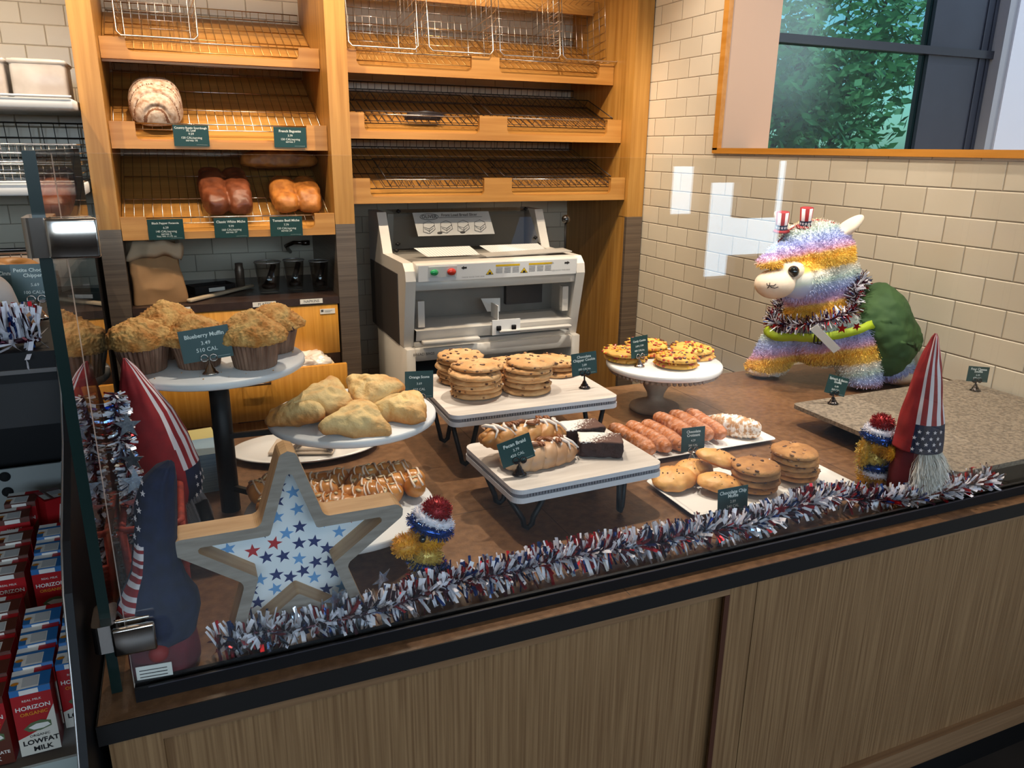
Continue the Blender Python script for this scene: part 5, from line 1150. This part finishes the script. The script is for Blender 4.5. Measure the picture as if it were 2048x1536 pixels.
polys = [p_ for p_ in me.polygons if p_.center.z > .80 and not (p_.center.x < 1.70 and p_.center.z < 1.155 and p_.center.z > 1.06)]; areas = [p_.area for p_ in polys]
for p_ in RND.choices(polys, areas, k=42000):
    n_ = p_.normal; d = n_ + Vector((RND.gauss(0, .5), RND.gauss(0, .5), RND.gauss(0, .5) - .35)); sliver(gg, p_.center + Vector((U(-.003, .003), U(-.003, .003), U(-.003, .003))), d, U(.007, .013), .0016, 0, .3)
gg.build('striped_body', STR, lp)
g = G(); g.ell((1.612, 1.785, 1.105), (.062, .054, .044), sub=5); g.ell((1.660, 1.785, 1.140), (.055, .040, .034), sub=4, R=Matrix.Rotation(-.35, 3, 'Z'))
fm = remeshed(g.mesh('t', CREAM), .004, 6); fm.materials.clear(); fm.materials.append(CREAM); face = mk('face', fm, lp); fb = BVHTree.FromPolygons([tuple(v.co) for v in fm.vertices], [list(p_.vertices) for p_ in fm.polygons])
def onface(P, bv=None, off=0):
    loc, n_, i, d = (bv or fb).find_nearest(Vector(P)); return loc + n_ * off, n_
e1 = Vector((.92, -.39, 0)); e2 = Vector((-.38, -.92, 0)).normalized()
p_, n_ = onface((1.640, 1.735, 1.150)); g = G(); g.ell(p_ - n_ * .004, .0175, sub=4); g.build('eye', EYE, face)
MT = Vector((1.548, 1.745, 1.112)); g = G()
for q in ([(-.030, .020), (-.018, .004), (0, 0), (.014, .003), (.022, .012)], [(-.008, .022), (-.006, .006), (-.012, -.010), (-.016, -.020)], [(-.006, .002), (.004, -.010), (.020, -.014), (.034, -.004)]):
    g.tube([onface(MT + e1 * a + Vector((0, 0, b_)) + e2 * .03, None, .0006)[0] for a, b_ in q], .0013, 6)
g.build('stitched_mouth', mat('stitch', '3a2a24', .7), face)
def ear(base, tip, wd):
    g = G(); base = Vector(base); tip = Vector(tip); ax = (tip - base); L = ax.length; R_ = ax.to_track_quat('Z', 'Y').to_matrix()
    g.ell(base + ax * .45, (wd, wd * .55, L * .55), 0, 4, R=R_, fn=lambda p, n_: Vector((p.x * (1 - .5 * max(0, p.z / L)), p.y, p.z))); return g.build('ear', CREAM, lp)
ear((1.825, 1.785, 1.235), (1.905, 1.765, 1.300), .034); ear((1.735, 1.885, 1.238), (1.700, 1.915, 1.305), .030)
for c, r in (((1.700, 1.896, .800), (.052, .050, .0195)), ((2.035, 1.668, .812), (.045, .055, .031))):
    g = G(); g.ell(c, r, sub=4); g.build('paw', CREAM, lp)
# clothes and ornaments it wears
e1 = Vector((.92, -.39, 0))
JK = mat('green_jacket', '3c5a2c', .8, c2='32502a', scale=14, bump=.2, bscale=40); LIME = mat('lime_strap', 'a3b81c', .6)
jk = thing('green_jacket', 'dark green cloth jacket draped over the rear of the llama plush', 'jacket', (0, 0, 0))
g = G(); g.ell((1.978, 1.722, .950), (.118, .140, .150), sub=6, disp=.010, ds=13, fn=lambda p, n_: Vector((min(p.x, .120) + .006 * math.sin(p.y * 55 + p.z * 18) * (1 if p.z < .05 else 0), p.y, max(p.z - .45 * max(0, p.dot(e1)) * (1 if p.z > 0 else .3), -.125))))
g.build('jacket_cloth', JK, jk)
g = G(); g.tube([(1.90, 1.69, 1.035), (1.945, 1.655, 1.030), (1.975, 1.64, 1.00)], [.012, .014, .009], 10); g.build('lime_cuff', LIME, jk)
ss_ = thing('lime_sash', 'lime green strap with a black buckle worn across the llama chest', 'strap', (0, 0, 0))
C = Vector((1.83, 1.80, .985)); g = G(); ring = []
for i in range(56):
    a = 2 * PI * i / 56; P = C + e1 * .17 * math.cos(a) + e2 * .17 * math.sin(a) + Vector((0, 0, .048 * math.cos(a) - .02 * math.sin(a))); q, n_ = onface(P, bvh, .011); ring.append((q, n_))
vs = []; fs = []
for q, n_ in ring: u_ = Vector((0, 0, 1)) - n_ * n_.z; u_.normalize(); vs += [q + u_ * .013, q - u_ * .013, q - u_ * .013 + n_ * .003, q + u_ * .013 + n_ * .003]
for i in range(56):
    j = (i + 1) % 56
    for k in range(4): fs.append((i * 4 + k, i * 4 + (k + 1) % 4, j * 4 + (k + 1) % 4, j * 4 + k))
g.add(vs, fs, 0, True); g.build('strap', LIME, ss_)
q, n_ = onface(C + e1 * -.075 + e2 * .16 + Vector((0, 0, -.045)), bvh, .013); g = G(); R4 = Matrix.Translation(q) @ n_.to_track_quat('Z', 'Y').to_matrix().to_4x4(); g.tube([R4 @ Vector((x, y, .003)) for x, y in rrect(-.011, .011, -.014, .014, .003, 2)], .002, 6, closed=True); g.rod(R4 @ Vector((0, -.014, .004)), R4 @ Vector((0, .014, .004)), .0018); g.build('buckle', BLACKP, ss_)
lc = []; C = Vector((1.80, 1.805, 1.045))
for i in range(29): a = 2 * PI * i / 28; P = C + e1 * .16 * math.cos(a) + e2 * .16 * math.sin(a) + Vector((0, 0, .058 * math.cos(a) - .012 * math.sin(a))); q, n_ = onface(P, bvh, .014); lc.append(q)
co = thing('tinsel_collar', 'dark red, white and blue tinsel garland hung round the llama neck', 'garland', (0, 0, 0)); tinsel('tinsel_strands', lc, 2300, .031, .0034, [34, 10, 18, 8, 30], parent=co)
star3(.017, .001, TINR, co, onface(C + e1 * .03 + e2 * .2 + Vector((0, 0, -.045)), bvh, .025)[0], (PI / 2, 0, -.4)); star3(.014, .001, TINR, co, onface(C + e1 * .07 + e2 * .2 + Vector((0, 0, -.01)), bvh, .028)[0], (PI / 2, .4, -.4))
t = thing('headband', 'toy headband with two striped top hats on the llama head', 'headband', (0, 0, 0))
for (x, y, z), nm in (((1.750, 1.835, 1.262), 'striped_hat'), ((1.690, 1.868, 1.248), 'striped_hat')):
    g = G(); n = 20; prof = [(.001, 0), (.024, 0), (.022, .004), (.0165, .006), (.0165, .018), (.0185, .048), (.001, .048)]
    g.lathe(prof, n, [2, 2, 2, 1, 0, 2], c=(0, 0, 0)); k = 0
    g.M = [(mm if mm != 0 else (2 if (j % 4) < 2 else 0)) for j, mm in enumerate(g.M)]
    for i in range(8): a = ca + (i - 3.5) * .5; g.prism(star_poly(.0042), 0, .0004, 0, T=Matrix.Translation((.0168 * math.cos(a), .0168 * math.sin(a), .012)) @ Vector((math.cos(a), math.sin(a), 0)).to_track_quat('Z', 'Y').to_matrix().to_4x4())
    g.build(nm, [WHITEF, NAVY, REDF], t, (x, y, z), (.1, -.12, 0)).scale = (1.05, 1.05, 1.25)
g = G(); g.tube([onface((1.735 + .10 * math.cos(a), 1.85 + .06 * math.sin(a) * 0 + (.03 - .12 * math.cos(a)) * .4, 1.22 + .06 * math.sin(a)), bvh, .006)[0] for a in [PI * i / 10 for i in range(11)]], .003, 6); g.build('band', REDF, t)
g = G(); T = Matrix.Translation((1.72, 1.668, .955)) @ Euler((.25, 0, -.55)).to_matrix().to_4x4() @ Matrix.Rotation(.75, 4, 'Y'); g.box(-.055, .055, -.0006, .0006, -.012, .012, T=T); tag(g.build('hang_tag', PAPER), 'white cardboard tag hanging from the llama strap', 'tag')
# ================================================================ milk cooler left of the counter
mc = thing('milk_cooler', 'black open-front cooler with a curved side panel left of the counter', 'cooler', (0, 0, 0))
g = G(); prof = [(1.19, 1.21), (1.175, 1.15), (1.125, 1.095), (1.04, 1.035), (1.0, 1.008), (.955, .96), (.93, .90), (.905, .84), (.87, .775), (.84, .68), (.83, .50), (.83, 0), (1.75, 0), (1.75, 1.21)]
MX = Matrix(((0, 0, 1, 0), (1, 0, 0, 0), (0, 1, 0, 0), (0, 0, 0, 1)))
g.prism(prof, -.174, -.165, T=MX); g.build('side_panel', BLACKP, mc)
g = G(); g.tube([(-.1748, y, z) for y, z in prof[:10]], .0014, 6); g.build('edge_strip', mat('edge_steel', '9a9490', .3, .8), mc)
g = G(); g.box(-1.1, -.175, 1.19, 1.75, 1.165, 1.207).box(-1.1, -.175, 1.70, 1.75, 0, 1.165); g.build('canopy', BLACKP, mc)
g = G(); g.box(-1.1, -.175, 1.186, 1.19, 1.178, 1.184); g.build('canopy_trim', mat('trim_grey', '6a6462', .4, .5), mc)
g = G(); g.box(-1.1, -.175, 1.195, 1.21, 1.10, 1.165); g.build('canopy_fascia', mat('fascia_dark', '1c191a', .6), mc)
s_ = lambda y: .634 + .22 * (y - 1.07)
g = G(); g.add([(-1.1, 1.055, s_(1.055)), (-.176, 1.055, s_(1.055)), (-.176, 1.66, s_(1.66)), (-1.1, 1.66, s_(1.66)), (-1.1, 1.055, s_(1.055) - .02), (-.176, 1.055, s_(1.055) - .02), (-.176, 1.66, s_(1.66) - .02), (-1.1, 1.66, s_(1.66) - .02)], [(0, 1, 2, 3), (7, 6, 5, 4), (0, 4, 5, 1), (1, 5, 6, 2), (2, 6, 7, 3), (3, 7, 4, 0)]); g.build('sloped_shelf', mat('shelf_grey', '8b8884', .4), mc)
g = G(); g.box(-1.1, -.176, 1.047, 1.052, .60, .655); g.build('front_lip', mat('lip_clear', 'a8b0aa', .2, coat=.5), mc)
g = G(); g.box(-1.1, -.20, 1.645, 1.65, .60, .875); g.build('perforated_back', mat('panel_galvanised', '9a9c98', .45, .4), mc)
for i in range(7):
    for k in range(2): g = G(); g.lathe([(.001, 0), (.010, 0), (.010, .001), (.001, .001)], 16, T=Matrix.Translation((-.222 - k * .14, 1.6445, .86 - i * .032)) @ Matrix.Rotation(PI / 2, 4, 'X')); g.build('vent_hole', mat('hole_black', '050505', .9), mc)
g = G(); g.box(-.012, .012, -.0005, .0005, -.009, .009); tag(g.build('shelf_label', PAPER, loc=(-.245, 1.60, .885)), 'small white shelf label at the top of the metal back panel', 'label')
def carton_parts(kind):
    w_, d_, h_ = .0245, .020, .108; RED = mat('carton_red', 'a81c20', .35, coat=.2); CRM = mat('carton_cream', 'd8d0c2', .4); BLU = mat('carton_blue', '2f6aa4', .3, coat=.3); BRW = mat('carton_brown', '5c2e22', .35); FOIL = mat('carton_foil', 'd2d0ce', .25, .15); INK = mat('carton_ink', '1c1a1c', .5); ORG = mat('carton_orange', 'd88a2a', .4)
    low = CRM if kind == 'lowfat' else BRW; topc = BLU if kind == 'lowfat' else BRW
    g = G(); g.box(-w_, w_, -d_, d_, 0, h_, 0); body = g.mesh('carton_body', [RED])
    g = G(); f = -d_ - .0004; F = lambda pts, m: g.add([(x, f - .0001 * m, z) for x, z in pts], [tuple(range(len(pts)))], m)
    F([(-w_, 0), (w_, 0), (w_, .075), (w_ * .72, .062), (w_ * .3, .040), (-w_ * .4, .033), (-w_, .028)], 0)
    F([(-.016, .044), (-.006, .052), (.006, .054), (.018, .050), (.018, .041), (.004, .037), (-.010, .038)], 3)
    F([(-.010, .045), (.0, .049), (.014, .048), (.017, .043), (.008, .040), (-.004, .040)], 4)
    F([(-.002, .046), (.003, .048), (.005, .044), (.0, .043)], 2); F([(.009, .046), (.013, .047), (.013, .043), (.010, .043)], 2)
    text_geo(g, 'REAL MILK', .0050, 0, .089, f - .0002, 4); text_geo(g, 'HORIZON', .0092, 0, .077, f - .0002, 4, bold=.02); text_geo(g, 'ORGANIC', .0074, 0, .067, f - .0002, 1, bold=.02)
    if kind == 'lowfat': text_geo(g, 'ORGANIC', .0055, .002, .030, f - .0004, 2, bold=.01); text_geo(g, 'LOWFAT', .0108, .002, .020, f - .0004, 2, bold=.03); text_geo(g, 'MILK', .0108, .003, .008, f - .0004, 2, bold=.03)
    else: text_geo(g, 'CHOCOLATE', .007, .0, .020, f - .0004, 4, bold=.02); text_geo(g, 'MILK', .0085, .0, .010, f - .0004, 4, bold=.02)
    lab = g.mesh('printed_front', [low, ORG, INK, mat('carton_green', '5a6a48', .5), mat('carton_white', 'e6e0d8', .4)])
    g = G(); z = h_; g.add([(-w_, -d_, z), (w_, -d_, z), (w_, d_, z + .004), (-w_, d_, z + .004), (-w_, -d_ - .0008, z - .009), (w_, -d_ - .0008, z - .009)], [(0, 1, 2, 3), (4, 5, 1, 0)], 0)
    T = lambda x, y, k=.0006: (x * w_, y * d_, z + .002 + .002 * y + k); q = lambda x0, x1, y0, y1, m, k=.0006: g.add([T(x0, y0, k), T(x1, y0, k), T(x1, y1, k), T(x0, y1, k)], [(0, 1, 2, 3)], m)
    q(-1, 1, -1, .45, 4); q(.45, 1, -1, .45, 1, .0008); q(-1, -.62, -1, -.4, 1, .0008); q(-1, .45, .18, .42, 1, .0008); q(.1, 1, .5, 1, 3); q(-1, .1, .5, 1, 4); q(-.4, .4, -.85, .1, 2, .001); g.add([(-.013, -d_ - .0012, z - .001), (.010, -d_ - .0012, z - .001), (.010, -d_ - .0012, z - .0085), (-.013, -d_ - .0012, z - .0085)], [(3, 2, 1, 0)], 4)
    g.add([(-w_ * .75 + .005 * math.cos(a), -d_ * .45 + .0035 * math.sin(a), z + .0032) for a in [2 * PI * i / 12 for i in range(12)]], [tuple(range(12))], 5)
    return body, lab, g.mesh('folded_top', [topc, topc, FOIL, RED, mat('carton_white', 'e6e0d8', .4), ORG])
CPL = carton_parts('lowfat'); CPC = carton_parts('chocolate')
def carton(x, y, kind, label, rz=0, s=1.0):
    t = thing('milk_carton', label, 'milk carton', (x, y, s_(y - .02) + .0105 + (.004 if rz else 0)), rz, ('lowfat' if kind == 'lowfat' else 'chocolate') + ' milk cartons in the cooler'); t.scale = (s, s, s)
    for nm, me in zip(('carton_body', 'printed_front', 'folded_top'), CPL if kind == 'lowfat' else CPC): mk(nm, me, t)
    return t
RN = ['front', 'second', 'third', 'fourth', 'fifth']
for x, col in ((-.258, 'middle'), (-.204, 'right')):
    for i in range(4 if col == 'middle' else 3): carton(x + .001 * i, 1.10 + .041 * i + (.03 if col == 'right' else 0), 'lowfat', f'blue-topped lowfat milk carton, {RN[i]} of the front row group in the {col} column', U(-.04, .04))
    for i in range(3): carton(x + .001, 1.345 + .041 * i, 'lowfat', f'blue-topped lowfat milk carton, {RN[i]} of the rear row group in the {col} column', U(-.03, .03))
for i in range(5): carton(-.313, 1.095 + .041 * i, 'chocolate', f'brown-topped milk carton, {RN[i]} of the front row group in the left column', U(-.04, .04))
for i in range(3): carton(-.315, 1.345 + .041 * i, 'chocolate', f'brown-topped milk carton, {RN[i]} of the rear row group in the left column', U(-.03, .03))
carton(-.325, 1.49, 'chocolate', 'red milk carton at the back left, in front of the metal panel', .05); carton(-.318, 1.535, 'chocolate', 'red milk carton at the very back, touching the metal panel', -.05)
t = carton(-.272, 1.535, 'chocolate', 'red milk carton turned sideways at the back, showing its straw', PI / 2 + .5)
g = G(); g.rod((-.0255, -.006, .095), (-.0255, .008, .02), .0024, 8); o = g.build('wrapped_straw', mat('straw_white', 'd8cfc8', .4), t)
# things on top of the cooler
ZT = 1.2075
tg2 = thing('tinsel_garland', 'short red, white and blue tinsel garland along the cooler top at the left edge', 'garland', (0, 0, 0)); tinsel('tinsel_strands', [(-.50, 1.215, ZT + .010), (-.35, 1.22, ZT + .012), (-.25, 1.215, ZT + .010), (-.195, 1.22, ZT + .010)], 1300, .050, .0055, [48, 16, 18, 9, 9], parent=tg2, flat=1.5)
WB = mat('white_paper_bag', 'cfc6c0', .75, c2='beb3ae', scale=8, bump=.1); g = G(); g.ell((0, 0, .05), (.12, .075, .058), sub=6, disp=.018, ds=9, fn=lambda p, n_: Vector((p.x, p.y, max(p.z, -.049)))); tag(g.build('white_bakery_bag', WB, loc=(-.355, 1.345, ZT)), 'crumpled white paper bag lying on the cooler top at the left edge', 'paper bag')
sbx = thing('side_display_case', 'dark counter with a pale top behind the cooler', 'counter', (0, 0, 0)); g = G(); g.box(-1.5, -.30, 1.80, 2.75, 0, 1.13); g.build('case_body', BLACKP, sbx); g = G(); g.box(-1.5, -.29, 1.79, 2.76, 1.13, 1.15); g.build('case_top', mat('case_top', '8f847c', .35), sbx)
pc('green Petite Chocolate Chippers card in a bright clip stand, left of the green glass edge', [('Petite Chocolate', .115, .34, .014), ('Chippers', .115, .2, .014), ('5.69', .10, -.05, .004), ('100 CAL/ea.', .1, -.25, .004)], .062, .06, (-.223, 1.42, ZT), .05, 'chrome', .02, .028)
pc('green Cinnamon card mostly hidden behind the Petite Chocolate Chippers card', [('Cinnamon', .13, .25, .014)], .062, .058, (-.268, 1.50, ZT), .05, 'chrome', .02, .020)
BAG = mat('bagel_crust', 'c98f4a', .4, c2='b5762f', scale=12)
bb = thing('bagel_basket', 'bright wire basket of bagels behind the green price cards', 'basket', (-.52, 2.15, 1.15)); g = G()
for z in (.0, .028, .058): g.tube([(x, y, z + .004) for x, y in rrect(-.22, .22, -.14, .14, .02, 3)], .003 if z > .05 else .0018, 6, closed=True)
for i in range(19): x = -.21 + i * .0235; g.rod((x, -.14, .004), (x, -.14, .062), .0016, 4); g.rod((x, .14, .004), (x, .14, .062), .0016, 4); g.rod((x, -.14, .004), (x, .14, .004), .0016, 4)
g.build('wire_frame', WIRE, bb)
for x, y, z, r in ((.12, -.07, .025, .3), (.05, .03, .03, 0), (-.05, -.06, .025, .2), (.14, .05, .025, .1), (-.14, .0, .025, 0), (.06, -.03, .075, .35)):
    g = G(); g.tube([(.034 * math.cos(a), .034 * math.sin(a), 0) for a in [2 * PI * i / 20 for i in range(20)]], .0225, 12, closed=True)
    tag(g.build('bagel', BAG, loc=(-.52 + x, 2.15 + y, 1.158 + z), rot=(r, r, 0)), 'golden bagel heaped in the wire basket behind the green price cards', 'bagel', 'bagels in the wire basket')
# white wall shelves with containers and baskets, far left
for z0, z1, lab in ((1.592, 1.625, 'upper white wall shelf at the far left, carrying clear containers'), (1.305, 1.345, 'lower white wall shelf at the far left, carrying bright wire baskets')):
    t = thing('wall_shelf', lab, 'shelf', (0, 0, 0)); g = G(); g.rbox(-1.4, -.292, 3.15, 3.95, z0, z1, .004, 1); g.build('shelf_board', WHITEM, t); g = G(); g.rod((-1.4, 3.145, z1 + .006), (-.292, 3.145, z1 + .006), .004, 6); g.build('shelf_rail', WHITEM, t)
CLR = mat('container_clear', 'c9c2bc', .25, c2='a89c94', scale=6)
for i, (x, r) in enumerate(((-.40, .085), (-.60, .10), (-.82, .10))):
    g = G(); g.rbox(-r, r, -.10, .10, 0, .135, .012, 2); g.rbox(-r - .005, r + .005, -.105, .105, .118, .132, .004, 1); tag(g.build('storage_container', CLR, loc=(x, 3.40, 1.6255)), ('hazy clear storage container on the upper white shelf, nearest the oak post', 'hazy clear storage container on the upper white shelf, second from the oak post', 'hazy clear storage container on the upper white shelf, third from the oak post')[i], 'container')
def flat_wire(label, loc, w_, d_, h_, m=WIRE):
    g = G()
    for z in (0, h_ / 2, h_): g.tube([(x, y, z + .003) for x, y in rrect(-w_, w_, -d_, d_, .02, 3)], .0026, 5, closed=True)
    for i in range(21): x = -w_ + .02 + i * (2 * w_ - .04) / 20; g.rod((x, -d_, .003), (x, -d_, h_), .0013, 4); g.rod((x, d_, .003), (x, d_, h_), .0013, 4); g.rod((x, -d_, .003), (x, d_, .003), .0013, 4)
    for i in range(8): y = -d_ + i * 2 * d_ / 7; g.rod((-w_, y, .003), (w_, y, .003), .0013, 4)
    return tag(g.build('flat_wire_basket', m, loc=loc), label, 'basket')
flat_wire('flat bright wire basket on the lower white shelf, beneath the other', (-.56, 3.40, 1.3455), .26, .2, .06); flat_wire('flat bright wire basket stacked on the other on the lower white shelf', (-.56, 3.42, 1.412), .26, .2, .06)
g = G()
for i in range(12): x = -.31 - i * .045; g.rod((x, 3.93, 1.42), (x, 3.90, 1.56), .002, 4)
for z in (1.42, 1.50, 1.56): g.rod((-.30, 3.925, z), (-.85, 3.925, z), .003, 5)
tag(g.build('dark_wire_rack', WIRED), 'dark wire rack against the wall tiles between the two white shelves', 'wire rack')
t = thing('black_rack', 'black low rack with bright wire bars, left of the oak post', 'rack', (0, 0, 0)); g = G(); g.box(-1.3, -.30, 2.95, 3.6, 0, 1.08); g.build('rack_body', BLACKP, t)
g = G()
for k in range(5): g.rod((-1.3, 2.96 + k * .1, 1.10), (-.30, 2.96 + k * .1, 1.10), .003, 5)
g.rod((-1.3, 2.94, 1.02), (-.30, 2.94, 1.02), .006, 6); g.build('wire_bars', WIRE, t)
